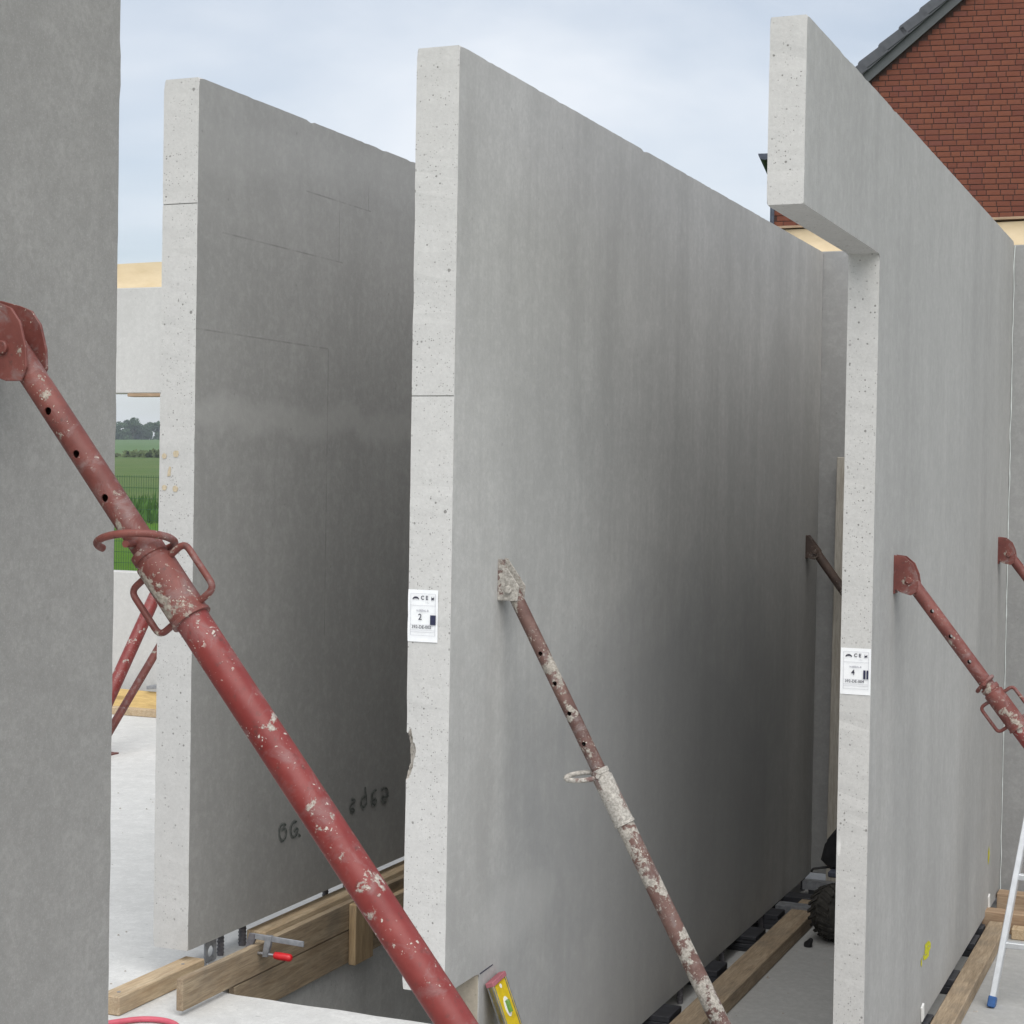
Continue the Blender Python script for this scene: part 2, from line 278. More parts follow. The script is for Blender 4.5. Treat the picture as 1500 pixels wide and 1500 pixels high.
# ---------------------------------------------------------------- helpers
def tag(o, label=None, cat=None, group=None, kind=None):
    for k, v in (('label', label), ('category', cat), ('group', group), ('kind', kind)):
        if v: o[k] = v
    return o
def empty(name, loc, label, cat, group=None):
    o = bpy.data.objects.new(name, None); C.objects.link(o); o.location = loc; o.empty_display_size = .05
    return tag(o, label, cat, group)
def worigin(o):
    v = Vector((0, 0, 0))
    while o: v += o.location; o = o.parent
    return v
class B:
    def __init__(s): s.b = bmesh.new()
    def obox(s, c, ax, h, mi=0, bev=0):
        c = Vector(c); ax = [Vector(a).normalized() for a in ax]
        v = [s.b.verts.new(c + ax[0]*h[0]*i + ax[1]*h[1]*j + ax[2]*h[2]*k) for i in (-1, 1) for j in (-1, 1) for k in (-1, 1)]
        fs = [s.b.faces.new([v[i] for i in q]) for q in ((0, 1, 3, 2), (4, 6, 7, 5), (0, 4, 5, 1), (2, 3, 7, 6), (0, 2, 6, 4), (1, 5, 7, 3))]
        for f in fs: f.material_index = mi
        if bev:
            bmesh.ops.bevel(s.b, geom=list({e for f in fs for e in f.edges}), offset=bev, segments=1, affect='EDGES', profile=.5)
        return s
    def box(s, x0, x1, y0, y1, z0, z1, mi=0, bev=0):
        return s.obox(((x0+x1)/2, (y0+y1)/2, (z0+z1)/2), ((1, 0, 0), (0, 1, 0), (0, 0, 1)), (abs(x1-x0)/2, abs(y1-y0)/2, abs(z1-z0)/2), mi, bev)
    def frame(s, a):
        a = Vector(a).normalized(); u = a.orthogonal().normalized(); return a, u, a.cross(u)
    def lathe(s, p0, axis, prof, seg=24, mi=0, closed=False):
        """prof: list of (distance along axis, radius)"""
        a, u, w = s.frame(axis); p0 = Vector(p0); rings = []
        for d, r in prof:
            rings.append([s.b.verts.new(p0 + a*d + (u*math.cos(t) + w*math.sin(t))*r) for t in (2*math.pi*i/seg for i in range(seg))])
        n = len(rings)
        for k in range(n if closed else n-1):
            A, D = rings[k], rings[(k+1) % n]
            for i in range(seg):
                s.b.faces.new((A[i], A[(i+1) % seg], D[(i+1) % seg], D[i])).material_index = mi
        if not closed:
            s.b.faces.new(list(reversed(rings[0]))).material_index = mi; s.b.faces.new(rings[-1]).material_index = mi
        return s
    def cyl(s, p0, p1, r, seg=16, mi=0):
        p0 = Vector(p0); p1 = Vector(p1); return s.lathe(p0, p1-p0, [(0, r), ((p1-p0).length, r)], seg, mi)
    def pipe(s, p0, p1, ro, ri, seg=32, mi=0):
        p0 = Vector(p0); p1 = Vector(p1); L = (p1-p0).length
        return s.lathe(p0, p1-p0, [(0, ri), (0, ro), (L, ro), (L, ri)], seg, mi, True)
    def sweep(s, pts, r, seg=10, closed=False, mi=0):
        pts = [Vector(p) for p in pts]; n = len(pts); rings = []; u = None
        for i, p in enumerate(pts):
            if closed: d = pts[(i+1) % n] - pts[i-1]
            else: d = pts[min(i+1, n-1)] - pts[max(i-1, 0)]
            d.normalize()
            u = d.orthogonal().normalized() if u is None else (u - d*u.dot(d)).normalized()
            w = d.cross(u)
            rr = r[i] if isinstance(r, (list, tuple)) else r
            rings.append([s.b.verts.new(p + (u*math.cos(t) + w*math.sin(t))*rr) for t in (2*math.pi*k/seg for k in range(seg))])
        for k in range(n if closed else n-1):
            A, D = rings[k], rings[(k+1) % n]
            for i in range(seg): s.b.faces.new((A[i], A[(i+1) % seg], D[(i+1) % seg], D[i])).material_index = mi
        if not closed:
            s.b.faces.new(list(reversed(rings[0]))).material_index = mi; s.b.faces.new(rings[-1]).material_index = mi
        return s
    def prism(s, poly, o, u, v, w, mi=0, bev=0):
        o, u, v, w = map(Vector, (o, u, v, w))
        a = [s.b.verts.new(o + u*x + v*y) for x, y in poly]; c = [s.b.verts.new(q.co + w) for q in a]; n = len(a)
        fs = [s.b.faces.new(list(reversed(a))), s.b.faces.new(c)] + [s.b.faces.new((a[i], a[(i+1) % n], c[(i+1) % n], c[i])) for i in range(n)]
        for f in fs: f.material_index = mi
        if bev: bmesh.ops.bevel(s.b, geom=list({e for f in fs[:2] for e in f.edges}), offset=bev, segments=1, affect='EDGES')
        return s
    def mesh(s, name, mats, org=Vector((0, 0, 0)), smooth=None):
        bmesh.ops.recalc_face_normals(s.b, faces=s.b.faces)
        bmesh.ops.translate(s.b, verts=s.b.verts, vec=-org)
        me = bpy.data.meshes.new(name); s.b.to_mesh(me); s.b.free()
        for k in (mats if isinstance(mats, (list, tuple)) else [mats]): me.materials.append(M[k] if isinstance(k, str) else k)
        if smooth:
            me.polygons.foreach_set('use_smooth', [True]*len(me.polygons)); me.set_sharp_from_angle(angle=R(smooth))
        return me
    def build(s, name, mats, parent=None, loc=None, smooth=None):
        org = Vector(loc) if loc is not None else (worigin(parent) if parent else Vector((0, 0, 0)))
        o = bpy.data.objects.new(name, s.mesh(name, mats, org, smooth)); C.objects.link(o)
        if parent: o.parent = parent; o.location = org - worigin(parent)
        else: o.location = org
        return o
def rounded(pts, r=.01, n=4):
    out = []; pts = [Vector(p) for p in pts]
    for i, p in enumerate(pts):
        if i in (0, len(pts)-1): out.append(p); continue
        a = (pts[i-1]-p); b = (pts[i+1]-p); k = min(r, a.length*.48, b.length*.48)
        A = p + a.normalized()*k; D = p + b.normalized()*k
        for j in range(n+1):
            t = j/n; out.append(A*(1-t)**2 + p*2*t*(1-t) + D*t*t)
    return out
def text_mesh(body, size, font_bold=0):
    c = bpy.data.curves.new('text', 'FONT'); c.body = body; c.size = size; c.align_x = 'CENTER'; c.align_y = 'CENTER'; c.resolution_u = 3; c.offset = font_bold
    o = bpy.data.objects.new('text', c); C.objects.link(o)
    bpy.context.view_layer.update(); dg = bpy.context.evaluated_depsgraph_get()
    me = bpy.data.meshes.new_from_object(o.evaluated_get(dg)); bpy.data.objects.remove(o); bpy.data.curves.remove(c); return me
def boolean(o, cutters, transfer=False):
    for c in cutters:
        md = o.modifiers.new('cut', 'BOOLEAN'); md.operation = 'DIFFERENCE'; md.solver = 'EXACT'; md.object = c
        if transfer: md.material_mode = 'TRANSFER'
    bpy.context.view_layer.update(); dg = bpy.context.evaluated_depsgraph_get()
    me = bpy.data.meshes.new_from_object(o.evaluated_get(dg)); o.modifiers.clear(); o.data = me
    for c in cutters: bpy.data.objects.remove(c)

# ---------------------------------------------------------------- ground and floors
SL, LOW = -.10, -.70
STEP_X, STEP_Y = -2.928, 4.70
def edge_noise(p, a=.0025): return noise.noise(p*14)*a
# upper slab: L-shaped block (camera side and left side)
b = B(); outl = []
def seg(p, q, st=.12):
    n = max(1, int((Vector(q)-Vector(p)).length/st)); return [tuple(Vector(p).lerp(Vector(q), i/n)) for i in range(n)]
for p, q in (((-12, -6), (6, -6)), ((6, -6), (6, STEP_Y)), ((6, STEP_Y), (STEP_X, STEP_Y)), ((STEP_X, STEP_Y), (STEP_X, 10.11)), ((STEP_X, 10.11), (-12, 10.11)), ((-12, 10.11), (-12, -6))):
    outl += seg(p, q, .06 if p[0] in (6, STEP_X) else 2)
outl = [(x + (noise.noise(Vector((x*9, y*9, 0)))*.006 if x > -11 and x < 5.9 else 0), y + noise.noise(Vector((x*9, y*9, 4)))*.006) for x, y in outl]
b.prism(outl, (0, 0, -1.0), (1, 0, 0), (0, 1, 0), (0, 0, SL+1.0), bev=.006)
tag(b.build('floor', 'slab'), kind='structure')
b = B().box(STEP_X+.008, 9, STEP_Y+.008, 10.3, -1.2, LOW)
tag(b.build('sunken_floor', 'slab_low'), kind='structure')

def terrain_z(Y):
    pts = [(-200, -1.3), (10.3, -1.3), (11.2, -.5), (58, -.5), (90, .35), (210, 3.45), (260, 4.7), (505, 12.3), (900, 13.0), (2500, 13.0)]
    for (a, za), (c, zc) in zip(pts, pts[1:]):
        if a <= Y <= c: return za + (zc-za)*(Y-a)/(c-a)
    return pts[-1][1] if Y > 0 else -1.3
def terrain(name, ys, x0, x1, nx, mat, dz=0):
    b = bmesh.new(); rows = []
    for Y in ys:
        rows.append([b.verts.new((x0+(x1-x0)*i/nx, Y, terrain_z(Y)+dz+(noise.noise(Vector((i*.9, Y*.05, 2)))*.0012*max(0, Y-30) if Y < 600 else 0))) for i in range(nx+1)])
    for r0, r1 in zip(rows, rows[1:]):
        for i in range(nx): b.faces.new((r0[i], r0[i+1], r1[i+1], r1[i]))
    k = B(); k.b = b; return tag(k.build(name, mat), kind='structure')
terrain('ground', [-1500, -300, -60, 0, 10.31, 11.2, 25, 40, 58, 70, 90, 120, 150, 180, 210, 235, 262], -1600, 1600, 80, 'meadow', -.004)
terrain('crop_field', [262, 300, 340, 380, 420, 460, 505, 560, 700, 1000, 1600, 2500], -1600, 1600, 80, 'crop', -.004)
terrain('lawn', [11.6, 14, 18, 22, 25, 30, 40, 50, 57], -80, 30, 20, 'lawn', .02)

# ---------------------------------------------------------------- precast walls
def wall(name, x0, x1, outline, mats, label, jit=.0016, sub=.03, bev=.004, group='precast concrete wall panels'):
    pts = []
    n = len(outline)
    for i in range(n):
        p, q = Vector(outline[i]), Vector(outline[(i+1) % n]); L = (q-p).length; k = max(1, int(L/sub))
        pts += [p.lerp(q, j/k) for j in range(k)]
    b = B(); b.prism([(p.x, p.y) for p in pts], (x0, 0, 0), (0, 1, 0), (0, 0, 1), (x1-x0, 0, 0))
    bm = b.b
    caps = [f for f in bm.faces if len(f.verts) > 4]
    bmesh.ops.bevel(bm, geom=list({e for f in caps for e in f.edges}), offset=bev, segments=1, affect='EDGES')
    for f in bm.faces: f.material_index = 0 if len(f.verts) > 4 else 1
    hi_ = max(q[1] for q in outline)
    for v in bm.verts:
        p = v.co.copy(); cap = abs(p.x-x0) < 1e-5 or abs(p.x-x1) < 1e-5
        j1 = noise.noise(p*19)*jit + max(0, noise.noise(p*9+Vector((3, 1, 9)))-.34)*.009 + max(0, noise.noise(p*26+Vector((5, 1, 2)))-.45)*.014
        if cap:      # in the plane of the big face, away from the edge
            v.co += Vector((0, j1 if p.y < 6 else 0, -abs(j1)*1.3 if p.z > hi_-.02 else 0))
        else:        # in the plane of the narrow face
            v.co.x += j1*(1 if p.x < (x0+x1)/2 else -1)
    return tag(b.build(name, mats, loc=((x0+x1)/2, outline[0][0], min(q[1] for q in outline))), label, 'wall', group)
WB, WC, WD = -3.09, -2.137, -1.124
wall_a = wall('concrete_wall', -2.276, WC, [(3.005, -.6+.55), (3.005, 3.2), (-3.0, 3.2), (-3.0, -.05)], ['wall_near', 'end'],
              'nearest grey concrete wall, cut off by the left edge of the picture')
wall_b = wall('concrete_wall', WB-.132, WB, [(4.772, 2.795), (4.772, -.007), (10.1, -.007), (10.1, 2.795)], ['wall_b', 'end'],
              'second concrete wall, floating over timber boards and a red clamp')
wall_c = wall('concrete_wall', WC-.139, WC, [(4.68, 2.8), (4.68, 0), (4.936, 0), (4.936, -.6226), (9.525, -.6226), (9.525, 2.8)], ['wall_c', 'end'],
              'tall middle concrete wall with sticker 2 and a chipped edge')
wall_d = wall('concrete_wall', WD-.104, WD, [(4.754, 2.821), (4.754, 2.303), (5.859, 2.303), (5.859, -.6226), (9.525, -.6226), (9.525, 2.821)], ['wall_d', 'end'],
              'right concrete wall with an overhanging lintel and sticker 4')
# chipped corner of the middle wall
b = B(); bmesh.ops.create_icosphere(b.b, subdivisions=5, radius=1)
for v in b.b.verts:
    v.co *= 1 + .22*noise.noise(v.co*2.2) + .10*noise.noise(v.co*6) + .05*noise.noise(v.co*16)
    v.co = Vector((v.co.x*.034, v.co.y*.044, v.co.z*.080)) + Vector((-2.279, 4.668, .703))
cut = b.build('chip', 'broken')
boolean(wall_c, [cut, B().box(WC-.2, WC-.0015, 4.66, 4.686, 1.7712, 1.7745).build('cut', 'end')], True)
boolean(wall_b, [B().box(WB-.2, WB-.0015, 4.75, 4.778, 2.3934, 2.3967).build('cut', 'end')], True)
# stained face inside the notch of the middle wall
tag(B().box(-2.272, -2.141, 4.9335, 4.938, -.62, -.003).build('stained_end', 'stained', wall_c), 'tan stained end face inside the notch')
tag(B().prism([(0, 0), (.10, .004), (.10, .007), (0, .004)], (WC-.002, 4.94, -.006), (0, 1, 0), (0, 0, 1), (.0035, 0, 0)).build('sliver', 'ink', wall_c), 'short dark sliver beside the notch')  # thin dark strip laid on the wall face at the notch

def sticker(wl, y, x0, x1, z0, z1, num, code, split):
    """paper sticker on an end face that looks towards -Y"""
    w, h = x1-x0, z1-z0
    b = B()
    g = [[b.b.verts.new((x0+w*i/4, y-.0012-.002*abs(math.sin(i*1.7+j*2.1))*(1 if i in (0, 4) or j in (0, 4) else .3), z0+h*j/6)) for i in range(5)] for j in range(7)]
    for j in range(6):
        for i in range(4): b.b.faces.new((g[j][i], g[j][i+1], g[j+1][i+1], g[j+1][i]))
    r = bmesh.ops.extrude_face_region(b.b, geom=list(b.b.faces)); bmesh.ops.translate(b.b, verts=[v for v in r['geom'] if isinstance(v, bmesh.types.BMVert)], vec=(0, .0008, 0))
    st = b.build('sticker', 'paper', wl, smooth=30); tag(st, 'white paper sticker with printed number '+num)
    yy = y-.0052
    def put(name, body, size, u, v, mat, bold=0):
        me = text_mesh(body, size, bold); me.materials.clear(); me.materials.append(M[mat])
        for q in me.vertices: q.co = (q.co.x, 0, q.co.y)
        o = bpy.data.objects.new(name, me); C.objects.link(o); o.parent = st
        o.location = Vector((x0+w*u, yy, z0+h*v)) - worigin(st); return o
    put('printed_text', 'C E', h*.105, .56, .845, 'ink', .0004)
    put('printed_number', num, h*.165, .42, .475, 'ink', .0002)
    put('printed_text', 'H-BEEAL-B', h*.055, .50, .60, 'inkgrey', .0002)
    put('printed_text', code, h*.085, .47, .285, 'ink', .0001)
    put('printed_text', 'h:55x3', h*.03, .66, .755, 'inkgrey')
    b = B()
    def bar(u0, u1, v0, v1, mi=0): b.box(x0+w*u0, x0+w*u1, yy-.0002, yy+.0002, z0+h*v0, z0+h*v1, mi)
    for v in (.925, .70, .33, .225, .19, .125): bar(.10, .93, v-.002, v+.002)
    bar(.10, .107, .125, .925); bar(.923, .93, .125, .925)
    b.build('printed_lines', 'inkgrey', st)
    b = B()
    if split: bar(.76, .835, .345, .535); bar(.865, .93, .345, .535)
    else: bar(.76, .945, .335, .52)
    b.build('printed_block', 'inkblue', st)
    b = B()      # roof-shaped arc emblem and small square emblem
    arc = [(math.cos(t), math.sin(t)) for t in (math.pi*i/8 for i in range(9))]
    poly = [(x*.11, y*.055) for x, y in arc] + [(x*.085, y*.022-.004) for x, y in reversed(arc)]
    b.prism([(u*w, v*h*1.0) for u, v in poly], (x0+w*.27, yy, z0+h*.815), (1, 0, 0), (0, 0, 1), (0, .0003, 0))
    b.box(x0+w*.79, x0+w*.80, yy-.0002, yy+.0002, z0+h*.80, z0+h*.875); b.box(x0+w*.87, x0+w*.88, yy-.0002, yy+.0002, z0+h*.80, z0+h*.875)
    b.prism([(0, .03), (.07, .035), (.065, .0), (.02, -.012), (0, 0)], (x0+w*.80, yy, z0+h*.82), (w, 0, 0), (0, 0, h), (0, .0003, 0))
    b.build('emblem', 'ink', st)
sticker(wall_c, 4.68, -2.276, -2.178, 1.043, 1.198, '2', '392-DE-002', False)
sticker(wall_d, 5.859, -1.2265, -1.1245, .825, .981, '4', '392-DE-004', True)

# hand-written marks on the second wall and chalk on the right wall
HW = [[(5.387, .291), (5.37, .298), (5.35, .296), (5.342, .28), (5.343, .26), (5.354, .243), (5.368, .238), (5.385, .246), (5.392, .261), (5.387, .278), (5.364, .281), (5.356, .275)],
 [(5.463, .291), (5.439, .292), (5.423, .28), (5.42, .26), (5.43, .241), (5.45, .237), (5.464, .243), (5.475, .265), (5.453, .265), (5.446, .255)], [(5.476, .241), (5.491, .233)],
 [(5.878, .299), (5.898, .299), (5.911, .292), (5.898, .283), (5.878, .283), (5.869, .272), (5.873, .256), (5.893, .249), (5.906, .255), (5.892, .265), (5.869, .266)],
 [(5.991, .331), (5.995, .311), (6.003, .285), (6.004, .262)], [(5.999, .295), (5.972, .293), (5.956, .28), (5.963, .26), (5.984, .253), (6.0, .263)],
 [(6.086, .305), (6.058, .301), (6.045, .281), (6.049, .258), (6.07, .248), (6.087, .255), (6.083, .27), (6.055, .271)],
 [(6.128, .296), (6.153, .302), (6.182, .293), (6.19, .274), (6.172, .263), (6.136, .269)], [(6.172, .263), (6.19, .264), (6.194, .266)], [(6.129, .267), (6.144, .249), (6.173, .242)]]
YM = [[(7.098, -.323), (7.205, -.333), (7.254, -.356), (7.197, -.358), (7.122, -.342), (7.095, -.346)], [(7.095, -.346), (7.174, -.358), (7.211, -.376), (7.143, -.376), (7.075, -.363), (7.068, -.349)], [(7.031, -.36), (7.005, -.364), (7.034, -.38)]]
def strokes(name, lst, x, wdt, mat, parent):
    b = B(); lift = 0
    for st in lst:
        P = rounded([Vector((0, y, z)) for y, z in st], .02, 3)
        L = []
        for i, p in enumerate(P):
            d = (P[min(i+1, len(P)-1)]-P[max(i-1, 0)]); d = d.normalized() if d.length > 1e-6 else Vector((0, 1, 0)); nn = Vector((0, -d.z, d.y))
            k = wdt*(.7+.5*abs(noise.noise(Vector((i*.5, p.y*9, 0)))))
            L.append((p+nn*k, p-nn*k))
        for (a, c), (e, f) in zip(L, L[1:]):
            lift += .000012; vs = [b.b.verts.new((x+.0010+lift, q.y, q.z)) for q in (a, e, f, c)]; b.b.faces.new(vs)
    return b.build(name, mat, parent)
M['smudge'] = plain('smudged_ink', (.225, .23, .22), .85, .1, 0, .3, 60)
strokes('handwriting_smudge', HW, WB-.0008, .0085, 'smudge', wall_b)
tag(strokes('handwriting', HW, WB+.0025, .0042, 'marker', wall_b), 'scrawled dark handwritten figures')
tag(strokes('chalk_mark', YM, WD, .012, 'chalk', wall_d), 'yellow chalk figure')
tag(strokes('chalk_mark', [[(9.03, -.30), (9.06, -.335), (9.02, -.36)]], WD, .03, 'chalk', wall_d), 'faint yellow chalk smear')
def spot(p, r, seed):
    b = B(); c = Vector(p); ring = [b.b.verts.new(c+Vector((math.cos(t), 0, math.sin(t)))*r*(1+.35*noise.noise(Vector((math.cos(t)*2, math.sin(t)*2, seed))))) for t in (2*math.pi*i/18 for i in range(18))]
    b.b.faces.new(ring); ri = bmesh.ops.extrude_face_region(b.b, geom=list(b.b.faces)); bmesh.ops.translate(b.b, verts=[v for v in ri['geom'] if isinstance(v, bmesh.types.BMVert)], vec=(0, .0008, 0))
    return b
for i, (x, z, r) in enumerate(((-3.203, 1.586, .009), (-3.159, 1.593, .011), (-3.201, 1.484, .009), (-3.160, 1.481, .010))):
    spot((x, 4.7708, z), r, i).build('glue_spot', 'glue', wall_b)
B().prism([(0, 0), (.012, .002), (.014, .03), (.008, .033), (.003, .02)], (-3.191, 4.7708, 1.52), (1, 0, 0), (0, 0, 1), (0, .0008, 0)).build('glue_spot', 'glue', wall_b)

# ---------------------------------------------------------------- far wall with window opening
FY, FT, FYL = 9.53, .16, 10.12
def panel(b, x0, x1, z0, z1, y0=FY): b.box(x0, x1, y0, y0+FT, z0, z1, 0, .004)
far = empty('concrete_wall', (-6, FYL, 0), 'far concrete wall with a window opening onto the green field', 'wall', 'precast concrete wall panels')
b = B(); outl = [(-12, -.05), (-3.3, -.05), (-3.3, 2.725), (-12, 2.725)]
panel(b, -12, -8.7, -.05, 2.797, FYL); panel(b, -6.72, -3.23, -.05, 2.797, FYL)
panel(b, -8.698, -6.722, -.05, .836, FYL); panel(b, -8.698, -6.722, 2.072, 2.797, FYL)
b.build('wall_panel', 'wall_far', far)
b = B()
def foamstrip(b, xs, zb, zt, amp, seed, FY=FY):
    rows = []
    for i, x in enumerate(xs):
        o = noise.noise(Vector((x*1.7, seed, 0)))*amp; t = noise.noise(Vector((x*1.1, seed, 5)))*amp
        rows.append([b.b.verts.new(q) for q in ((x, FY+.02+o*.4, zb), (x, FY+.035+o, zb+(zt-zb)*.55), (x, FY+.03-o, zt+t), (x, FY+.13-o, zt+t), (x, FY+.13, zb))])
    for r0, r1 in zip(rows, rows[1:]):
        for i in range(5): b.b.faces.new((r0[i], r0[(i+1) % 5], r1[(i+1) % 5], r1[i]))
    b.b.faces.new(rows[0]); b.b.faces.new(rows[-1]); return b
foamstrip(B(), [-12+.15*i for i in range(59)], 2.80, 2.968, .02, 1, FYL).build('insulation_strip', 'foam', far, smooth=40)
tag(B().box(-7.10, -6.73, FYL-.004, FYL+.08, 2.048, 2.070, 0, .003).build('packing_board', 'wood_x', far), 'thin board under the window lintel')
far2 = empty('concrete_wall', (-1, FY, -.62), 'rear concrete wall closing the gaps behind the middle and right walls', 'wall', 'precast concrete wall panels')
b = B(); panel(b, -3.086, 4.5, -.6226, 2.805); b.build('wall_panel', 'wall_rear', far2)
foamstrip(B(), [-3.08+.15*i for i in range(51)], 2.808, 2.935, .012, 3).build('insulation_strip', 'foam', far2, smooth=40)
B().box(-3.08, 4.4, FY+.01, FY+.125, 2.944, 2.956).build('cover_strip', 'wood_x', far2)
b = B(); zz = [-.62+.03*i for i in range(115)]
b.sweep([(WD+.004+noise.noise(Vector((0, 0, z*8)))*.004, FY-.006, z) for z in zz], [.0034*(.5+1.0*abs(noise.noise(Vector((3, 0, z*11))))) for z in zz], 8)
tag(b.build('sealant_bead', 'caulk', far2), 'ragged white sealant bead in the corner')

# ---------------------------------------------------------------- push-pull props
def prop(label, anchor, out, a, d_pivot, inner, collar, cheek, gap, r_in, r_out, r_col, mats, holes=(), handles=None, ring=None, floor=SL, ring_dir=None, bolt_z=0.0, group='steel push-pull props', wall_foot=None):
    """anchor: point on the wall face at pivot height; out: wall normal; a: direction down the tube"""
    A = Vector(anchor); out = Vector(out); a = Vector(a).normalized(); up_ = Vector((0, 0, 1))
    w = out.cross(up_).normalized(); w = -w if w.dot(EYEV-A) < 0 else w      # horizontal, towards the viewer's side
    n = w.cross(a).normalized()
    if n.z < 0: n = -n
    P = A + out*d_pivot
    root = empty('steel_prop', (A.x, A.y, floor), label, 'prop', group)
    mi, mo, mc, mb = mats
    b = B()
    for s in (-1, 1):
        b.prism(cheek, A + w*(gap*s - .003), out, up_, w*.006, bev=.0012)
    zs = [q[1] for q in cheek]
    b.obox(A + out*.003 + up_*(min(zs)+max(zs))/2, (out, w, up_), (.003, gap+.004, (max(zs)-min(zs))/2-.004), 0, .001)
    br = b.build('wall_bracket', mb, root)
    b = B(); b.lathe(P - w*(gap+.012), w, [(0, .010), (.006, .0115), (.0062, .006), (2*gap+.012, .006), (2*gap+.0122, .0125), (2*gap+.022, .0125), (2*gap+.024, .010)], 16)
    b.build('bolt', mb, br, smooth=30)
    # inner tube with drilled holes
    e0 = P - a*.02; e1 = P + a*(inner+collar*.6)
    o = B().pipe(e0, e1, r_in, r_in-.0034, 40).build('inner_tube', mi, root)
    if holes:
        cs = []
        for h in holes:
            q = P + a*h; cs.append(B().cyl(q - w*.06, q + w*.06, .0072, 16).build('cut', mi))
        boolean(o, cs)
    me = o.data; me.polygons.foreach_set('use_smooth', [True]*len(me.polygons)); me.set_sharp_from_angle(angle=R(40))
    # flattened tongue between the cheeks
    B().obox(P + a*.01, (a, w, n), (.045, gap*.62, r_in*.8), 0, .004).build('tongue', mi, root)
    # collar
    c0 = P + a*inner
    col = B().lathe(c0, a, [(0, r_in+.0015), (-.002+.004, r_col*.93), (.016, r_col*.93), (.018, r_col*.86), (.024, r_col*.86), (.026, r_col), (collar-.008, r_col), (collar-.006, r_col*1.06), (collar, r_col*1.06), (collar+.001, r_out+.002)], 36).build('threaded_collar', mc, root, smooth=35)
    if handles:
        hh, h0, h1 = handles
        for s in (-1, 1):
            pts = rounded([c0 + a*h0 + n*s*(r_col-.004), c0 + a*h0 + n*s*(r_col+hh), c0 + a*h1 + n*s*(r_col+hh), c0 + a*h1 + n*s*(r_col-.004)], .016, 5)
            B().sweep(pts, .0062, 12).build('handle', mc, col, smooth=50)
    if ring:
        kind, rr, off = ring
        q = c0 + a*off
        if kind == 'hoop':
            e1_, e2_ = ring_dir
            e1_ = Vector(e1_); e2_ = Vector(e2_)
            pts = [q - e1_*rr*.16 + e1_*rr*1.0*math.cos(t) + e2_*rr*.80*math.sin(t) for t in (R(-48+i*(212+48)/26) for i in range(27))]
            pts = [q + a*.004] + pts
            B().sweep(rounded(pts[1:], .01, 2), .0068, 12).build('pin_ring', mc, root, smooth=60)
            B().cyl(q - w*.055, q + w*.05, .0065, 12).build('pin', mc, root, smooth=40)
        else:
            e1_, e2_ = ring_dir; e1_ = Vector(e1_); e2_ = Vector(e2_)
            pts = [q + e1_*(.055 + .055*math.cos(t)) + e2_*.030*math.sin(t) for t in (2*math.pi*i/28 for i in range(28))]
            B().sweep(pts, .0078, 10, True).build('pin_ring', mc, root, smooth=60)
            B().cyl(q - w*.03, q + w*.038, .006, 12).build('pin', mc, root, smooth=40)
    # outer tube down to the floor
    s_end = (floor + .055 - P.z)/a.z if wall_foot is None else (wall_foot - .05 - P.x)/a.x
    f1 = P + a*s_end
    B().pipe(c0 + a*(collar-.012), f1, r_out, r_out-.0035, 40).build('outer_tube', mo, root, smooth=40)
    if wall_foot is not None:
        b = B().box(wall_foot-.008, wall_foot-.0005, f1.y-.06, f1.y+.06, f1.z-.11, f1.z+.05)
        for q in (-1, 1): b.box(wall_foot-.07, wall_foot-.008, f1.y+q*.036-.003, f1.y+q*.036+.003, f1.z-.075, f1.z)
        b.build('foot_plate', mb, root); return root
    b = B(); h_ = Vector((a.x, a.y, 0)).normalized()
    b.obox((f1.x, f1.y, floor+.004), (h_, w, up_), (.09, .06, .004), 0, .001)
    for s in (-1, 1): b.obox((f1.x + w.x*s*.036, f1.y + w.y*s*.036, floor+.040), (h_, w, up_), (.03, .003, .034), 0, .001)
    b.build('foot_plate', mb, root)
    return root
ax_a = Vector((.842, 0, -1.040))
ear = [(0, -.05), (.06, -.045), (.10, -.060), (.133, -.060), (.145, -.035), (.143, .0), (.130, .045), (.110, .070), (.085, .079), (.04, .09), (0, .09)]
cr_ = rt; vt = (EYEV - Vector((-1.79, 2.56, 1.4))); vt.z = 0; vt.normalize()
prop('large red steel prop crossing the foreground, with two loop handles', (WC, 2.564, 1.753), (1, 0, 0), ax_a, .095, .4565, .150,
     ear, .029, .0242, .0302, .0345, ('red_old', 'red', 'red_old', 'red_old'), holes=(.146, .243, .341), handles=(.036, .036, .134),
     ring=('hoop', .068, -.016), ring_dir=(cr_, (vt + Vector((0, 0, .38))).normalized()))
kite = [(0, -.035), (.066, -.035), (.072, .010), (.010, .095), (0, .095)]
axc = Vector((.598, 0, -1.089))
prop('brown prop caked with pale mortar on the middle wall', (WC, 5.06, 1.185), (1, 0, 0), axc, .037, .62, .185, kite, .027, .0222, .0282, .0315,
     ('brown', 'brown_low', 'pale', 'pale'), holes=(.223, .326, .429, .532), ring=('loop', .05, .020), ring_dir=((-.92, -.36, -.10), (-.15, .75, .28)), floor=LOW)
axd = Vector((.244, 0, -.316))
ear_d = [(0, -.031), (.03, -.045), (.062, -.053), (.082, -.040), (.088, -.014), (.083, .021), (.066, .060), (.036, .084), (0, .088)]
prop('red prop with loop handles on the right wall behind sticker 4', (WD, 6.265, 1.195), (1, 0, 0), axd, .054, .4556, .175, ear_d, .026, .0242, .0302, .0345,
     ('red_old', 'red', 'red_old', 'red_old'), holes=(.134, .242, .35), handles=(.034, .045, .150), ring=('hoop', .040, -.015), ring_dir=((.62, -.1, .70), (.1, -.9, .2)), floor=LOW)
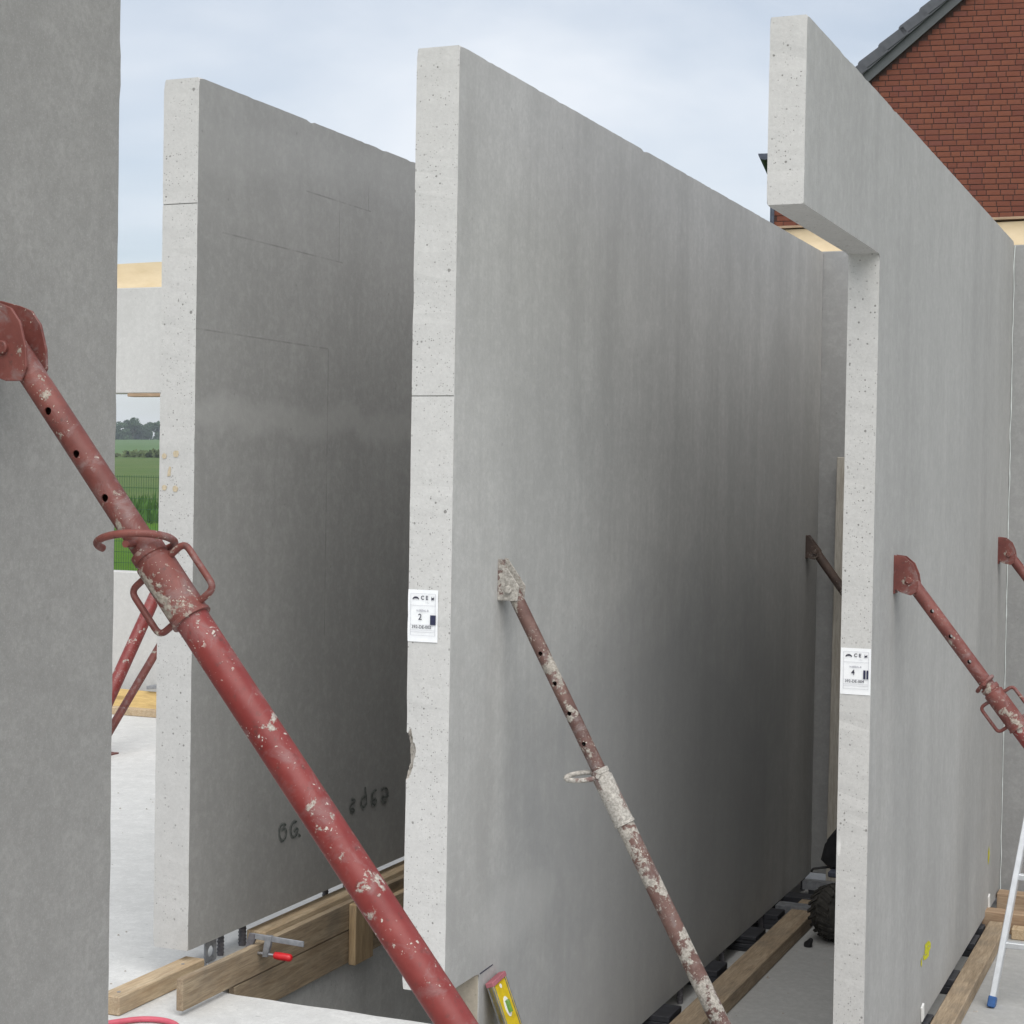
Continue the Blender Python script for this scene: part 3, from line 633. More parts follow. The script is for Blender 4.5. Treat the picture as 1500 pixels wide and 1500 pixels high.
prop('farthest red prop at the right wall, cut off by the right edge', (WD, 9.17, 1.186), (1, 0, 0), axd, .054, .475, .15, ear_d, .026, .0242, .0302, .0345,
     ('red_old', 'red', 'red_old', 'red_old'), holes=(.18, .28), floor=LOW)
prop('dark brown prop at the far end of the middle wall', (WC, 9.27, 1.162), (1, 0, 0), (.114, 0, -.153), .052, .60, .12, [(0, -.03), (.05, -.04), (.075, -.02), (.075, .01), (.012, .09), (0, .09)], .026, .0242, .0302, .034,
     ('darkprop', 'darkprop', 'darkprop', 'darkprop'), floor=LOW, wall_foot=WD-.104)
prop('thick red prop leaning on the far wall, seen under the foreground handle', (-6.0, FYL, 2.26), (0, -1, 0), (0, -.333, -.414), .075, .35, .15, ear_d, .04, .032, .0385, .044, ('red', 'red', 'red', 'red'))
prop('thin faded red prop on the far wall beneath the thick one', (-6.0, FYL, 1.519), (0, -1, 0), (0, -.357, -.324), .06, .18, .12, ear_d, .026, .0215, .0242, .03, ('red_old', 'red_old', 'red_old', 'red_old'))

# ---------------------------------------------------------------- boards, battens
def nail_heads(b, pts, mi=1):
    for p in pts: b.lathe(p, (0, 0, 1), [(0, .006), (.0015, .006)], 10, mi)
b = B().box(-3.135, -3.062, 4.36, 4.83, SL+.001, -.042, 0, .003)
nb = b.build('timber_batten', 'wood_new', loc=(-3.1, 4.5, SL)); tag(nb, 'short pale batten nailed to the slab before the second wall', 'batten')
for q in ((-3.095, 4.405, -.0425), (-3.09, 4.745, -.0425)):
    b = B(); nail_heads(b, (q,), 0); b.build('nail', 'galv', nb)
tag(B().box(-3.130, -3.055, 5.20, 9.6, SL+.001, -.042, 0, .003).build('timber_batten', 'wood_new', loc=(-3.0, 7, SL)), 'long pale batten glimpsed under the second wall', 'batten')
tag(B().obox((-2.902, 6.64, -.035), ((1, 0, 0), (0, 1, .0005), (0, 0, 1)), (.012, 2.20, .048), 0, .002).build('timber_board', 'wood', loc=(-2.86, 4.4, SL)), 'upright pine board on edge below the second wall, held by the clamp', 'board')
tag(B().obox((-2.9045, 6.95, -.147), ((1, 0, 0), (0, 1, 0), (0, 0, 1)), (.0118, 2.21, .058), 0, .002).build('timber_board', 'wood', loc=(-2.86, 4.7, -.17)), 'lower formwork board fixed to the slab edge under the upright board', 'board')
tag(B().box(-2.889, -2.860, 5.495, 5.635, -.210, .008, 0, .003).build('timber_cleat', 'wood_z', loc=(-2.83, 5.47, -.178)), 'vertical timber cleat across the two pit boards', 'cleat')
tag(B().box(-2.889, -2.864, 5.70, 6.4, -.155, -.027, 0, .003).build('timber_board', 'wood_new', loc=(-2.83, 5.9, -.12)), 'short orange toned board behind the foreground prop', 'board')
tag(B().box(-2.05, -1.93, 5.2, 9.05, LOW+.001, -.63, 0, .004).build('timber_batten', 'wood_old', loc=(-2.0, 7, LOW)), 'brown batten on the low floor along the middle wall', 'batten')
tag(B().box(-1.10, -1.012, 6.0, 8.93, LOW+.001, -.635, 0, .004).build('timber_batten', 'wood_old', loc=(-1.06, 7.5, LOW)), 'weathered batten on the low floor along the right wall', 'batten')
tag(B().box(-1.14, .9, 8.955, 9.05, LOW+.001, -.595, 0, .004).build('timber_beam', 'wood_x', loc=(-.1, 9, LOW)), 'front timber beam across the end of the right wall', 'beam')
tag(B().box(-1.118, 1.6, 9.36, 9.46, LOW+.001, -.59, 0, .004).build('timber_beam', 'wood_x', loc=(.2, 9.4, LOW)), 'rear timber beam at the foot of the rear wall', 'beam')
tag(B().box(-.985, -.60, 8.86, 8.94, LOW+.001, -.645, 0, .004).build('timber_block', 'wood_new', loc=(-.8, 8.9, LOW)), 'short orange timber block beside the ladder', 'block')
tag(B().obox((-7.3, 9.92, -.012), ((1, 0, -.012), (0, .62, -.78), (0, .78, .62)), (1.2, .011, .085), 0, .002).build('formwork_board', 'ply', loc=(-6.9, 9.4, SL)), 'yellow formwork board leaning at the foot of the far wall', 'board')
tag(B().box(-8.4, -5.9, 9.765, 9.84, SL+.001, -.052, 0, .003).build('timber_batten', 'wood_new', loc=(-6.9, 9.2, SL)), 'pale batten in front of the yellow formwork board', 'batten')
tag(B().obox((-6.74, 10.0, .075), ((1, 0, .1), (0, 1, 0), (-.1, 0, 1)), (.06, .05, .012), 0, .002).build('steel_plate', 'galv', loc=(-6.4, 9.41, .16)), 'small grey steel plate behind the yellow formwork board', 'plate')
lean = tag(B().obox((-1.985, 9.43, .50), ((1, 0, 0), (0, 1, -.03), (0, .03, 1)), (.034, .03, 1.175), 0, .003).build('timber_post', 'wood_pale', loc=(-1.95, 9.43, LOW)), 'tall pale timber post standing in the gap behind the right wall', 'post')

# ---------------------------------------------------------------- dowels, shims, brackets
def rebar(p0, p1, r, label, group):
    p0 = Vector(p0); p1 = Vector(p1); L = (p1-p0).length; prof = []; d = 0
    while d < L: prof += [(d, r), (d+.006, r), (d+.008, r*1.16), (d+.0105, r*1.16)]; d += .0125
    prof.append((L+.002, r))
    o = B().lathe(p0, p1-p0, prof, 16).build('rebar', 'rebar', loc=p0, smooth=40); return tag(o, label, 'rebar', group)
for y, r, lb in ((5.065, .011, 'first dowel bar under the second wall, beside the ring plate'), (5.205, .0125, 'second dowel bar under the second wall, by the clamp jaw'),
                 (5.80, .011, 'third dowel bar under the second wall, left of the foreground prop'), (5.965, .011, 'fourth dowel bar under the second wall, touching the foreground prop'), (7.4, .011, 'rear dowel bar under the second wall')):
    rebar((-3.15, y, SL), (-3.15, y, .0), r, lb, 'dowel bars under the walls')
for i, y in enumerate((6.45, 7.14, 7.79, 8.50, 9.02, 9.42)):
    rebar((-2.155, y, LOW), (-2.155, y, -.615), .012, 'dark dowel bar under the middle wall, %s from the camera' % ('first', 'second', 'third', 'fourth', 'fifth', 'sixth')[i], 'dowel bars under the walls')
def shim(x0, x1, y0, y1, zt, n, label):
    t = empty('shim_stack', ((x0+x1)/2, (y0+y1)/2, LOW), label, 'shim', 'dark shim stacks under the walls')
    h = (zt-LOW)/n
    for k in range(n):
        dx_, dy_ = random.uniform(-.006, .006), random.uniform(-.006, .006)
        B().box(x0+dx_, x1+dx_, y0+dy_, y1+dy_, LOW+h*k+.0006, LOW+h*(k+1)-.0006, 0, .002).build('shim_plate', 'shim', t)
ordn = ('nearest', 'second', 'third', 'fourth', 'fifth')
for i, (y0, y1, n) in enumerate(((6.70, 6.87, 3), (7.42, 7.59, 3), (8.06, 8.25, 4), (8.52, 8.66, 3), (8.93, 9.04, 2))):
    shim(-2.25, -2.065 if i < 4 else -1.95, y0, y1, -.624, n, '%s dark shim stack under the middle wall' % ordn[i])
for i, (y0, y1, n) in enumerate(((7.10, 7.24, 2), (7.78, 7.95, 2), (8.44, 8.62, 2), (8.74, 8.84, 2))):
    shim(-1.215, -1.103, y0, y1, -.632, n, '%s dark shim stack under the right wall' % ordn[i])
for y0, y1, lb in ((9.30, 9.36, 'flat steel channel across the low floor behind the treaded wheel'), (8.70, 8.80, 'grey steel channel across the batten end beside the treaded wheel')):
    t = empty('steel_channel', (-2.0, y0, LOW), lb, 'channel')
    B().box(-2.13, -1.80, y0, y1, -.628, -.620).box(-2.13, -1.80, y0, y0+.008, -.665, -.628).box(-2.13, -1.80, y1-.008, y1, -.665, -.628).build('web', 'galv', t)
    B().box(-2.10, -1.83, y0+.012, y1-.012, LOW+.001, -.668).build('packer', 'shim', t)
t = empty('ring_plate', (-3.1, 4.955, SL), 'small steel plate with a round hole under the second wall corner', 'plate')
b = B(); N = 24
for x in (-3.125, -3.119):
    pass
inn, outv = [[], []], [[], []]
for k, x in enumerate((-3.125, -3.119)):
    for i in range(N):
        t_ = 2*math.pi*i/N; c_, s_ = math.cos(t_), math.sin(t_); q = 1/max(abs(c_), abs(s_))
        inn[k].append(b.b.verts.new((x, 4.957+.019*c_, -.056+.019*s_))); outv[k].append(b.b.verts.new((x, 4.957+.034*c_*q, -.056+.034*s_*q)))
for i in range(N):
    j = (i+1) % N
    b.b.faces.new((inn[0][i], inn[0][j], outv[0][j], outv[0][i])); b.b.faces.new((inn[1][i], outv[1][i], outv[1][j], inn[1][j]))
    b.b.faces.new((inn[0][i], inn[1][i], inn[1][j], inn[0][j])); b.b.faces.new((outv[0][i], outv[0][j], outv[1][j], outv[1][i]))
b.build('plate', 'galv', t)
B().box(-3.119, -3.07, 4.925, 4.99, SL, SL+.005, 0, .001).build('base', 'galv', t)
b = B().lathe((-3.10, 4.905, SL), (0, 0, 1), [(0, .010), (.009, .010), (.0092, .005), (.020, .005)], 6); b.build('bolt', 'steel', t)
# foam wedges / white strips under the right wall
for i, (y, z, lb) in enumerate(((9.06, -.555, 'white packing strip at the far foot of the right wall'), (7.05, -.545, 'small white packing strip at the near foot of the right wall'))):
    h_ = .05 if i == 0 else .03
    tag(B().obox((WD+.005, y, z-.03), ((1, 0, 0), (0, 1, .2), (0, -.2, 1)), (.004, .022, h_), 0, .001).build('packing_strip', 'white', loc=(WD, y, z-h_)), lb, 'strip')

rc = random.Random(5)
def crumbs(name, n, xr, yr, z, mat):
    b = B()
    for _ in range(n):
        c = Vector((rc.uniform(*xr), rc.uniform(*yr), z))
        if z > -.2 and c.y > STEP_Y-.05 and c.x > STEP_X-.05: continue
        r = rc.uniform(.002, .007)*(2 if rc.random() < .06 else 1)
        vs = [b.b.verts.new(c + Vector((rc.uniform(.6, 1.2)*r*math.cos(t), rc.uniform(.6, 1.2)*r*math.sin(t), 0))) for t in (0, 1.3, 2.5, 3.8, 5)]
        tp = b.b.verts.new(c + Vector((0, 0, r*.8)))
        for i in range(5): b.b.faces.new((vs[i], vs[(i+1) % 5], tp))
    tag(b.build(name, mat), kind='stuff')
crumbs('concrete_crumbs', 420, (-5.5, -2.0), (3.6, 9.5), SL+.0005, 'broken')
crumbs('concrete_crumbs', 260, (-2.1, .6), (5.2, 9.4), LOW+.0005, 'broken')
# ---------------------------------------------------------------- clamp
KCL = Vector((-.049, .084, -.026))
t = empty('bar_clamp', (-2.86, 4.79, -.02), 'steel bar clamp with a red handle gripping the upright board', 'clamp')
B().obox((-2.768, 4.79, .063), ((1, 0, -.03), (0, 1, 0), (.03, 0, 1)), (.095, .0035, .009), 0, .001).build('bar', 'galv', t)
B().prism([(0, .012), (.022, .012), (.020, -.012), (.002, -.048), (-.016, -.048), (-.010, -.02)], (-2.872, 4.784, .062), (1, 0, 0), (0, 0, 1), (0, .012, 0), bev=.0015).build('fixed_jaw', 'rebar', t)
B().prism([(-.011, .014), (.013, .014), (.006, -.020), (-.004, -.056), (-.022, -.058), (-.020, -.040)], (-2.800, 4.783, .060), (1, 0, 0), (0, 0, 1), (0, .014, 0), bev=.0015).build('sliding_jaw', 'galv', t)
sp_ = B().cyl((-2.846, 4.79, .012), (-2.775, 4.79, .012), .0052, 12); sp_.lathe((-2.850, 4.79, .012), (1, 0, 0), [(0, .010), (.006, .010), (.008, .006)], 14)
sp_.build('spindle', 'steel', t, smooth=40)
B().lathe((-2.782, 4.79, .012), (1, 0, -.03), [(0, .007), (.004, .0115), (.02, .0125), (.055, .0125), (.062, .011), (.066, .006)], 18).build('handle', 'redplastic', t, smooth=40)

t.location += KCL
# ---------------------------------------------------------------- spirit level
top = Vector((-2.118, 5.02, -.035)); dn = Vector((.22, .05, -.62)).normalized()
ff = Vector((0, 1, 0)); ff = (ff - dn*ff.dot(dn)).normalized(); nx_ = ff.cross(dn).normalized(); nx_ = nx_ if nx_.x > 0 else -nx_
t = empty('spirit_level', top + dn*.66, 'yellow spirit level leaning against the middle wall', 'level')
L = .66; cc = top + dn*L/2
b = B().obox(cc, (ff, dn, nx_), (.055, L/2-.012, .006))
for s in (-1, 1): b.obox(cc + ff*s*.050, (ff, dn, nx_), (.005, L/2-.012, .012), 1, .001)
b.build('body', ['yellow', 'galv'], t)
b = B().obox(cc + nx_*.0072, (ff, dn, nx_), (.0425, L/2-.02, .0013)); b.build('yellow_face', 'yellow', t)
for s, nm in ((-1, 'end_cap'), (1, 'end_cap')): B().obox(cc + dn*s*(L/2-.006), (ff, dn, nx_), (.056, .008, .0135), 0, .002).build(nm, 'levelcap', t)
vp = top + dn*.095 + nx_*.009
b = B().lathe(vp - nx_*.002, nx_, [(0, .024), (.003, .024), (.0032, .017)], 24); vo = b.build('vial_housing', 'white', t)
for q in vo.data.vertices:
    d_ = q.co + worigin(vo) - vp; q.co += dn*(d_.dot(dn))*.35 - ff*(d_.dot(ff))*.2
B().cyl(vp - dn*.020 + nx_*.004, vp + dn*.018 + nx_*.004, .0085, 14).build('vial', 'vial', vo)
B().lathe(top + dn*.028 + nx_*.0085, nx_, [(0, .007), (.001, .007)], 14).build('rivet', 'white', t)

# ---------------------------------------------------------------- ladder
t = empty('ladder', (-.7, 7.8, LOW), 'aluminium step ladder with blue feet at the right edge', 'ladder')
H_ = 2.3
def stile(x, lean): return Vector((x, 7.676, LOW)), Vector((x + lean*H_, 7.676 + .32*H_, LOW + H_))
s0 = stile(-.929, .135); s1 = stile(-.46, -.03)
for p, q in (s0, s1):
    d_ = (q-p).normalized(); sx = Vector((1, 0, 0)); sx = (sx - d_*sx.dot(d_)).normalized()
    B().obox((p+q)/2 + d_*.02, (sx, d_.cross(sx), d_), (.013, .028, H_/2*1.04), 0, .003).build('stile', 'alu', t)
    B().obox(p + d_*.022, (sx, d_.cross(sx), d_), (.016, .031, .024), 0, .004).build('foot', 'blue', t)
for k in range(8):
    f_ = (.255 + .28*k)/H_
    if f_ > 1: break
    p = s0[0].lerp(s0[1], f_); q = s1[0].lerp(s1[1], f_)
    B().obox((p+q)/2, ((q-p), (0, 1, 0), (0, 0, 1)), ((q-p).length/2, .018, .013), 0, .003).build('rung', 'alu', t)

for (p, q), fx in ((s0, -.80), (s1, -.42)):           # rear legs of the step ladder
    r_ = Vector((fx, 9.22, LOW)); d_ = (q-r_).normalized(); sx = Vector((1, 0, 0)); sx = (sx - d_*sx.dot(d_)).normalized(); Lr = (q-r_).length
    B().obox((r_+q)/2 + d_*.01, (sx, d_.cross(sx), d_), (.011, .02, Lr/2-.02), 0, .003).build('rear_leg', 'alu', t)
    B().obox(r_ + d_*.022, (sx, d_.cross(sx), d_), (.014, .023, .022), 0, .004).build('foot', 'blue', t)
B().obox((s0[1]+s1[1])/2 + Vector((0, .01, .03)), ((s1[1]-s0[1]), (0, 1, 0), (0, 0, 1)), ((s1[1]-s0[1]).length/2+.03, .06, .02), 0, .006).build('top_cap', 'blue', t)

# ---------------------------------------------------------------- hose
pts = [(x*1.0267, y*1.0267, SL+.010) for x, y in ((-3.12, 3.6), (-3.06, 3.95), (-2.99, 4.11), (-2.935, 4.185), (-2.905, 4.222), (-2.87, 4.242), (-2.83, 4.248), (-2.79, 4.240), (-2.70, 4.17), (-2.62, 4.0), (-2.6, 3.6))]
tag(B().sweep(rounded(pts, .08, 4), .0085, 12).build('hose', 'pink', loc=(-2.9, 4, SL), smooth=60), 'pink hose curling on the slab at the bottom left', 'hose')

# ---------------------------------------------------------------- small wheeled machine behind the right wall
mc = Vector((-1.765, 8.46, LOW+.138)); RS = .73; wa = Vector((.80, -.55, .14)).normalized()
t = empty('wheeled_machine', (mc.x, mc.y, LOW), 'small dark machine on a chunky treaded tyre, half hidden by the right wall', 'machine')
wh = B().lathe(mc - wa*.075, wa, [(d, r*RS) for d, r in ((0, .10), (.0, .125), (.012, .160), (.035, .178), (.075, .184), (.115, .178), (.138, .160), (.150, .125), (.150, .10))], 40, 0, False).build('wheel', 'rubber', t, smooth=50)
a_, u_, w_ = B().frame(wa)
NL = 22
for s in (-1, 1):
    b = B()
    for i in range(NL):
        t0 = 2*math.pi*(i + (.5 if s > 0 else 0))/NL
        def P(t_, d, r): return mc + wa*d*s + (u_*math.cos(t_)+w_*math.sin(t_))*r*RS
        q = [P(t0, .006, .181), P(t0+.12, .006, .181), P(t0+.34, .070, .160), P(t0+.22, .070, .160)]
        q2 = [P(t0, .006, .196), P(t0+.12, .006, .196), P(t0+.34, .073, .174), P(t0+.22, .073, .174)]
        A_ = [b.b.verts.new(x) for x in q]; D_ = [b.b.verts.new(x) for x in q2]
        b.b.faces.new(A_); b.b.faces.new(D_)
        for k in range(4): b.b.faces.new((A_[k], A_[(k+1) % 4], D_[(k+1) % 4], D_[k]))
    tag(b.build('tread_lugs', 'rubber', wh), kind='stuff')
B().lathe(mc - wa*.06, wa, [(d, r*RS) for d, r in ((0, .03), (0, .105), (.03, .10), (.06, .05), (.10, .05), (.11, .10), (.13, .105), (.13, .03))], 28).build('rim', 'black', wh, smooth=40)
B().cyl(mc - wa*.12, mc + wa*.30, .014, 14).build('axle', 'rebar', t)
fr = B(); fr.sweep(rounded([mc + Vector((-.02, .20, .26)), mc + Vector((.02, .16, .10)), mc + wa*.16, mc + wa*.16 + Vector((.25, .1, .3))], .05, 4), .016, 10)
fr.build('frame', 'black', t, smooth=50)
B().prism([(-.075, .02), (-.055, .10), (-.03, .13), (.02, .20), (.25, .22), (.30, .05), (.22, -.02), (-.02, -.02)], (mc.x-.05, mc.y+.10, mc.z+.20), (.95, -.3, 0), (0, 0, 1), (.09, .28, 0), bev=.02).build('motor_housing', 'black', t)
B().box(mc.x-.06, mc.x+.20, mc.y+.05, mc.y+.4, mc.z+.155, mc.z+.185, 0, .006).build('blue_panel', 'zinc', t)
B().sweep(rounded([(mc.x+.0, mc.y+.2, mc.z+.185), (mc.x-.10, mc.y+.18, mc.z+.175), (mc.x-.16, mc.y+.16, mc.z+.165), (mc.x-.165, mc.y+.16, mc.z+.15)], .02, 3), .006, 8).build('lever', 'black', t)
tag(B().lathe((-1.87, 8.29, LOW), (.3, -.2, .5), [(0, .018), (.012, .022), (.03, .015), (.05, .01)], 14).build('wheel_chock', 'black', loc=(-1.87, 8.29, LOW), smooth=40), 'small black stopper on the floor before the tyre', 'stopper')

# ---------------------------------------------------------------- brick house
HL = Vector((-4.50716, 17.68284, 0)); HT = Vector((.9854, .1702, 0)); HN = Vector((.1702, -.9854, 0))    # corner, along the gable, out of the gable
house = empty('brick_house', HL + HT*4.5 + Vector((0, 0, -.5)), 'red brick house gable with dark tiled verge', 'house')
HZ = Vector((0, 0, 1)); GW = 9.0; SLP = (6.406-5.617)/(1.880-.972)
def verge_z(s): return 5.617 + (s-.972)*SLP
APEX = GW/2
b = B(); zE = verge_z(0); zA = verge_z(APEX)
b.prism([(0, -.5), (GW, -.5), (GW, zE+.02), (APEX, zA+.02), (0, zE+.02)], HL, HT, HZ, -HN*7.5); b.build('gable_core', 'mortar', house)
CH, SLEN, HLEN, BH = .0562, .130, .085, .0482
rows = []; k = 0; z = -.5
vis = []; rest = []
PXR = lambda p: ((p-EYEV).dot(rt)/(p-EYEV).dot(fw)*F_PX+750, 750-(p-EYEV).dot(up)/(p-EYEV).dot(fw)*F_PX)
rb = random.Random(3)
while z < zA:
    s = -(.0 if k % 2 else .069) - rb.uniform(0, .025); k += 1; smax = GW
    lim0 = 0 if z+BH < zE else (z+BH-zE)/SLP
    while s < smax:
        Lb = SLEN if rb.random() < .86 else HLEN
        a0, a1 = max(s, lim0+.01), min(s+Lb, GW-lim0-.01)
        if a1-a0 > .04 and z+BH < zA-.05:
            full = abs((a1-a0)-Lb) < 1e-6
            p = HL + HT*(a0+a1)/2 + HZ*(z+BH/2)
            x_, y_ = PXR(p)
            # what the openings over the concrete walls let the camera see
            seen = (1180 < x_ < 1506 and -8 < y_ < 326 and y_ < 40 + (x_-1183)*1.1) or (1128 < x_ < 1185 and 302 < y_ < 334)
            (vis if seen and full else rest).append((a0, a1, z, Lb, x_, y_))
        s += Lb + .008
    z += CH
vis.sort(key=lambda q: (q[4]-1390)**2 + (q[5]-170)**2)
rest += vis[300:]; vis = vis[:300]
RotB = Matrix((HT, -HN, HZ)).transposed().to_4x4()
bmesh_by = {}
for Lb in (SLEN, HLEN):
    b = B().box(-Lb/2, Lb/2, -.005, .03, -BH/2, BH/2, 0, .0015); bmesh_by[Lb] = b.mesh('brick', 'brick')
ho = worigin(house)
for a0, a1, z, Lb, _, _ in vis:
    o = bpy.data.objects.new('brick', bmesh_by[Lb]); C.objects.link(o); o.parent = house
    jit = rb.uniform(-.0006, .0008)
    # brick mesh local y points into the wall
    o.matrix_local = Matrix.Translation(HL + HT*(a0+a1)/2 + HZ*(z+BH/2) + HN*(.0005+jit) - ho) @ RotB
b = B()
for a0, a1, z, Lb, _, _ in rest:
    d_ = .0055 + rb.uniform(-.0006, .0008)
    v = [b.b.verts.new(HL + HT*s_ + HZ*z_ + HN*n_) for n_ in (d_-.03, d_) for s_, z_ in ((a0, z), (a1, z), (a1, z+BH), (a0, z+BH))]
    for q in ((4, 5, 6, 7), (0, 4, 7, 3), (1, 2, 6, 5), (3, 7, 6, 2), (0, 1, 5, 4)): b.b.faces.new([v[i] for i in q])
tag(b.build('brickwork', 'brick', house), kind='stuff')
# roof slopes, verge board, verge tiles
sl = Vector((HT.x, HT.y, SLP)).normalized(); nr = HT.cross(HN).normalized()
def V(s, z, n=0): return HL + HT*s + HZ*z + HN*n
slope_n = (HZ - sl*HZ.dot(sl)).normalized()
for side in (0, 1):
    def W_(s): return s if side == 0 else GW-s
    b = B(); vs = []
    for n_ in (.13, -7.6):
        for s_, dz in ((.06, .12), (APEX, .12), (APEX, .20), (.06, .20)): vs.append(b.b.verts.new(V(W_(s_), verge_z(s_)+dz, n_)))
    for q in ((0, 1, 2, 3), (4, 7, 6, 5), (0, 4, 5, 1), (3, 2, 6, 7), (0, 3, 7, 4), (1, 5, 6, 2)): b.b.faces.new([vs[i] for i in q])
    b.build('roof', 'tile', house)
    b = B(); vs = []
    for n_ in (.06, .085):
        for s_, dz in ((-.02, 0), (APEX, 0), (APEX, .135), (-.02, .135)): vs.append(b.b.verts.new(V(W_(s_), verge_z(s_)+dz+.005, n_)))
    for q in ((0, 1, 2, 3), (4, 7, 6, 5), (0, 4, 5, 1), (3, 2, 6, 7), (0, 3, 7, 4), (1, 5, 6, 2)): b.b.faces.new([vs[i] for i in q])
    b.build('verge_board', 'verge', house)
# verge tiles: one stepped tile every 0.263 m up the slope
slv = (V(1, verge_z(1)) - V(0, verge_z(0))).normalized(); sln = HN.cross(slv).normalized(); sln = sln if sln.z > 0 else -sln
b = B(); TL = .262
th = [(0, .0), (TL+.05, -.022), (TL+.05, .078), (.03, .100), (.008, .092), (0, .080)]
b.prism(th, (0, 0, 0), slv, sln, HN*.20, bev=.004)
tm = b.mesh('roof_tile', 'tile')
s_ = 1.100 - 4*(TL*slv.dot(HT)); i = 0
while s_ < APEX-.1:
    o = bpy.data.objects.new('roof_tile', tm); C.objects.link(o); o.parent = house
    o.location = V(s_, 0, -.06) + HZ*(verge_z(s_)+.135) + sln*.012 - ho
    s_ += TL*slv.dot(HT); i += 1
# gutter and downpipe at the eave
gz = 4.90; prof = [(math.cos(t_)*.065, math.sin(t_)*.065) for t_ in (math.pi + math.pi*k_/10 for k_ in range(11))] + [(math.cos(t_)*.060, math.sin(t_)*.060) for t_ in (2*math.pi - math.pi*k_/10 for k_ in range(11))]
B().prism(prof, V(-.082, gz, .10), HT, HZ, -HN*7.6).build('gutter', 'zinc', house)
B().prism([(math.cos(t_)*.063, math.sin(t_)*.063) for t_ in (math.pi + math.pi*k_/10 for k_ in range(11))], V(-.082, gz, .098), HT, HZ, -HN*.01).build('gutter_end', 'zinc', house)
B().cyl(V(.004, -.4, .05), V(.004, 4.62, .05), .022, 16).build('downpipe', 'zinc', house, smooth=40)

# ---------------------------------------------------------------- mesh fence, weeds, hedge, trees
FYD = 25.6; gx0, gx1 = -24.0, -10.0
t = empty('mesh_fence', (-17, FYD, terrain_z(FYD)), 'green wire mesh fence behind the site, seen through the window opening', 'fence')
z0 = terrain_z(FYD)+.03; ztop = z0 + 1.93
b = B(); x = gx0
def bar4(b, p, q, r):
    p = Vector(p); q = Vector(q); b.lathe(p, q-p, [(0, r), ((q-p).length, r)], 5)
while x < gx1: bar4(b, (x, FYD, z0), (x, FYD, ztop), .0035); x += .05
for k in range(11): bar4(b, (gx0, FYD-.006, z0+.02+k*.188), (gx1, FYD-.006, z0+.02+k*.188), .0045)
tag(b.build('wire_mesh', 'wire', t), kind='stuff')
for k in range(7):
    xx = gx0 + .2 + 2.5*k
    if xx < gx1: B().box(xx-.03, xx+.03, FYD+.01, FYD+.05, z0-.1, ztop+.05).build('post', 'wire', t)
rl = random.Random(11)
def leaf_cloud(b, c, rad, n, size, flat=.6, mi=0, rng=rl):
    for _ in range(n):
        while True:
            q = Vector((rng.uniform(-1, 1), rng.uniform(-1, 1), rng.uniform(-1, 1)))
            if .15 < q.length < 1: break
        q = q*(q.length**-.35)
        p = Vector(c) + Vector((q.x*rad[0], q.y*rad[1], q.z*rad[2]))
        d1 = Vector((rng.gauss(0, 1), rng.gauss(0, 1), rng.gauss(0, 1))).normalized(); d2 = d1.orthogonal().normalized(); k = size*rng.uniform(.5, 1.3)
        vs = [b.b.verts.new(p + d1*k*i_ + d2*k*j_*flat) for i_, j_ in ((-1, 0), (0, -1), (1, 0), (0, 1))]
        b.b.faces.new(vs)
b = B()
for _ in range(4200):
    x = rl.uniform(-62, -22); y = 60 + rl.gauss(0, 1.6); hgt = rl.uniform(.3, 1.0)*(1+.5*noise.noise(Vector((x*.6, 0, 0))))
    p = Vector((x, y, terrain_z(y)+.0)); d = Vector((rl.gauss(0, .25), rl.gauss(0, .25), 1)).normalized(); w = Vector((rl.gauss(0, 1), rl.gauss(0, 1), 0)).normalized()*.05
    b.b.faces.new([b.b.verts.new(q) for q in (p-w, p+w, p+d*hgt*.6+w*1.6, p+d*hgt, p+d*hgt*.6-w*1.6)])
tag(b.build('weeds', 'weed'), kind='stuff')
b = B()
for i in range(260):
    x = -330 + i*1.7 + rl.uniform(-1, 1); y = 214 + rl.uniform(-3, 3) + x*.02
    leaf_cloud(b, (x, y, terrain_z(y)+.35), (2.2, 1.5, rl.uniform(.5, .8)), 70, .42)
tag(b.build('hedge', 'hedge'), kind='stuff')
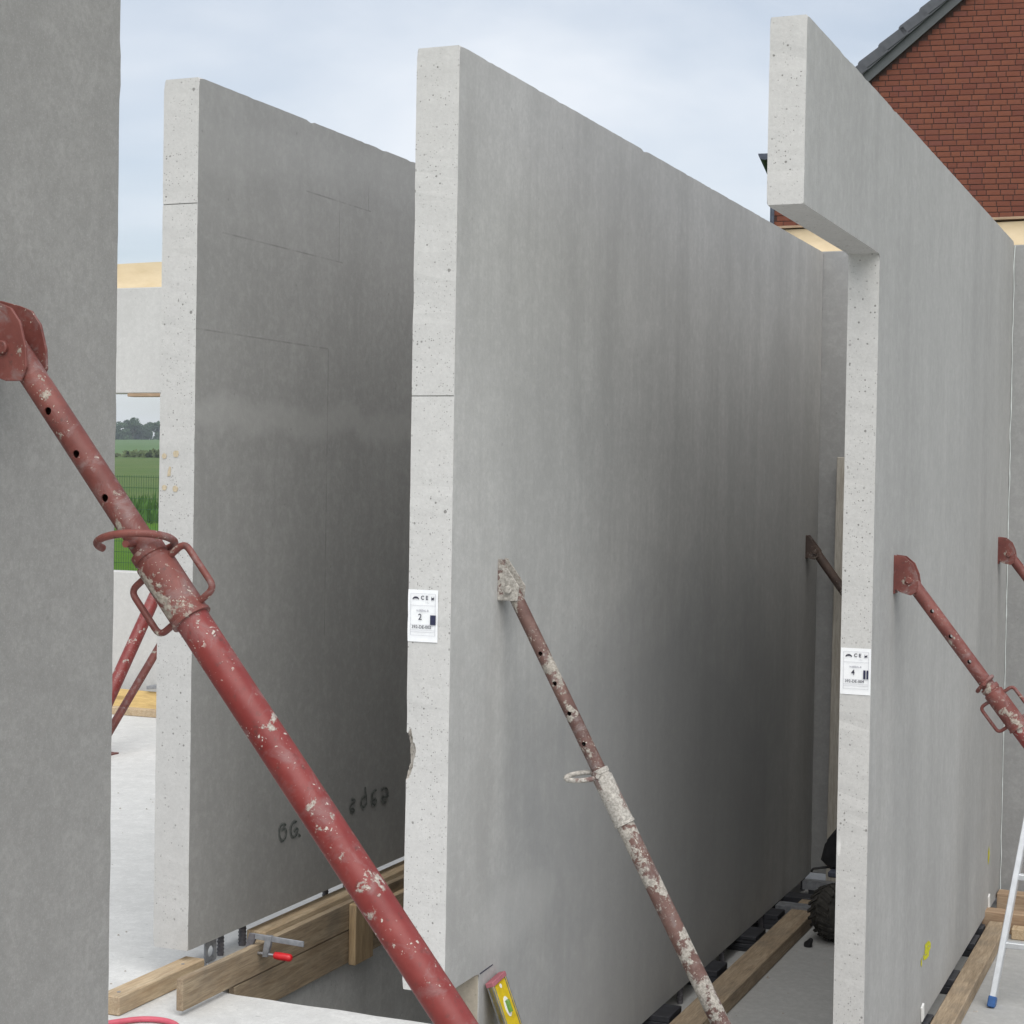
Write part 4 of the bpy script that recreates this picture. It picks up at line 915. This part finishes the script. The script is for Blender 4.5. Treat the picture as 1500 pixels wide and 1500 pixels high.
def tree(x, y, h, label, n=1900):
    z = terrain_z(y); t = empty('tree', (x, y, z), label, 'tree', 'trees along the far edge of the field')
    b = B().lathe((x, y, z-.3), (0, 0, 1), [(0, .35), (h*.25, .26), (h*.6, .16), (h*.85, .05)], 8)
    for k in range(4):
        an = rl.uniform(0, 6.28); b.sweep([(x, y, z+h*.3), (x+math.cos(an)*h*.15, y+math.sin(an)*h*.15, z+h*.5), (x+math.cos(an)*h*.24, y+math.sin(an)*h*.24, z+h*.68)], [.12, .08, .03], 6)
    b.build('trunk', 'bark', t)
    b = B()
    for k in range(13):
        an = rl.uniform(0, 6.28); rr = rl.uniform(0, .36)*h
        leaf_cloud(b, (x+math.cos(an)*rr, y+math.sin(an)*rr, z+h*rl.uniform(.10, .80)), (h*rl.uniform(.13, .24),)*2 + (h*rl.uniform(.12, .2),), n//11, .42)
    b.build('crown', 'leaf', t)
# direction of the gap: x = -0.70 y
for i, (px, h, lb) in enumerate(((146, 8.6, 'dark far tree at the left end of the row, by the near wall'), (166, 8.0, 'small far tree left of the bright gap in the row'), (183, 8.9, 'tallest rounded tree in the far row'),
                                 (193, 9.2, 'broad far tree right of the tallest one'), (206, 7.6, 'low round far tree in the middle right of the row'), (216, 7.8, 'far tree touching the second wall edge'), (229, 7.8, 'far tree hidden mostly behind the second wall'))):
    d = fw + rt*((px-750)/F_PX); d = d/d.y; Y = 545 + (i % 3)*7
    tree(d.x*Y, Y, h, lb)

# ---------------------------------------------------------------- haze
b = B().box(-900, 700, -40, 1200, -2.4, 32)
hz = b.build('haze', []); tag(hz, kind='stuff')
hm = bpy.data.materials.new('haze'); hm.use_nodes = True; ht = hm.node_tree; ht.nodes.clear()
ho_ = ht.nodes.new('ShaderNodeOutputMaterial'); pv = ht.nodes.new('ShaderNodeVolumePrincipled')
pv.inputs['Density'].default_value = .0004; pv.inputs['Color'].default_value = (.86, .92, 1.0, 1); pv.inputs['Anisotropy'].default_value = .2
ht.links.new(pv.outputs[0], ho_.inputs['Volume']); hz.data.materials.append(hm)
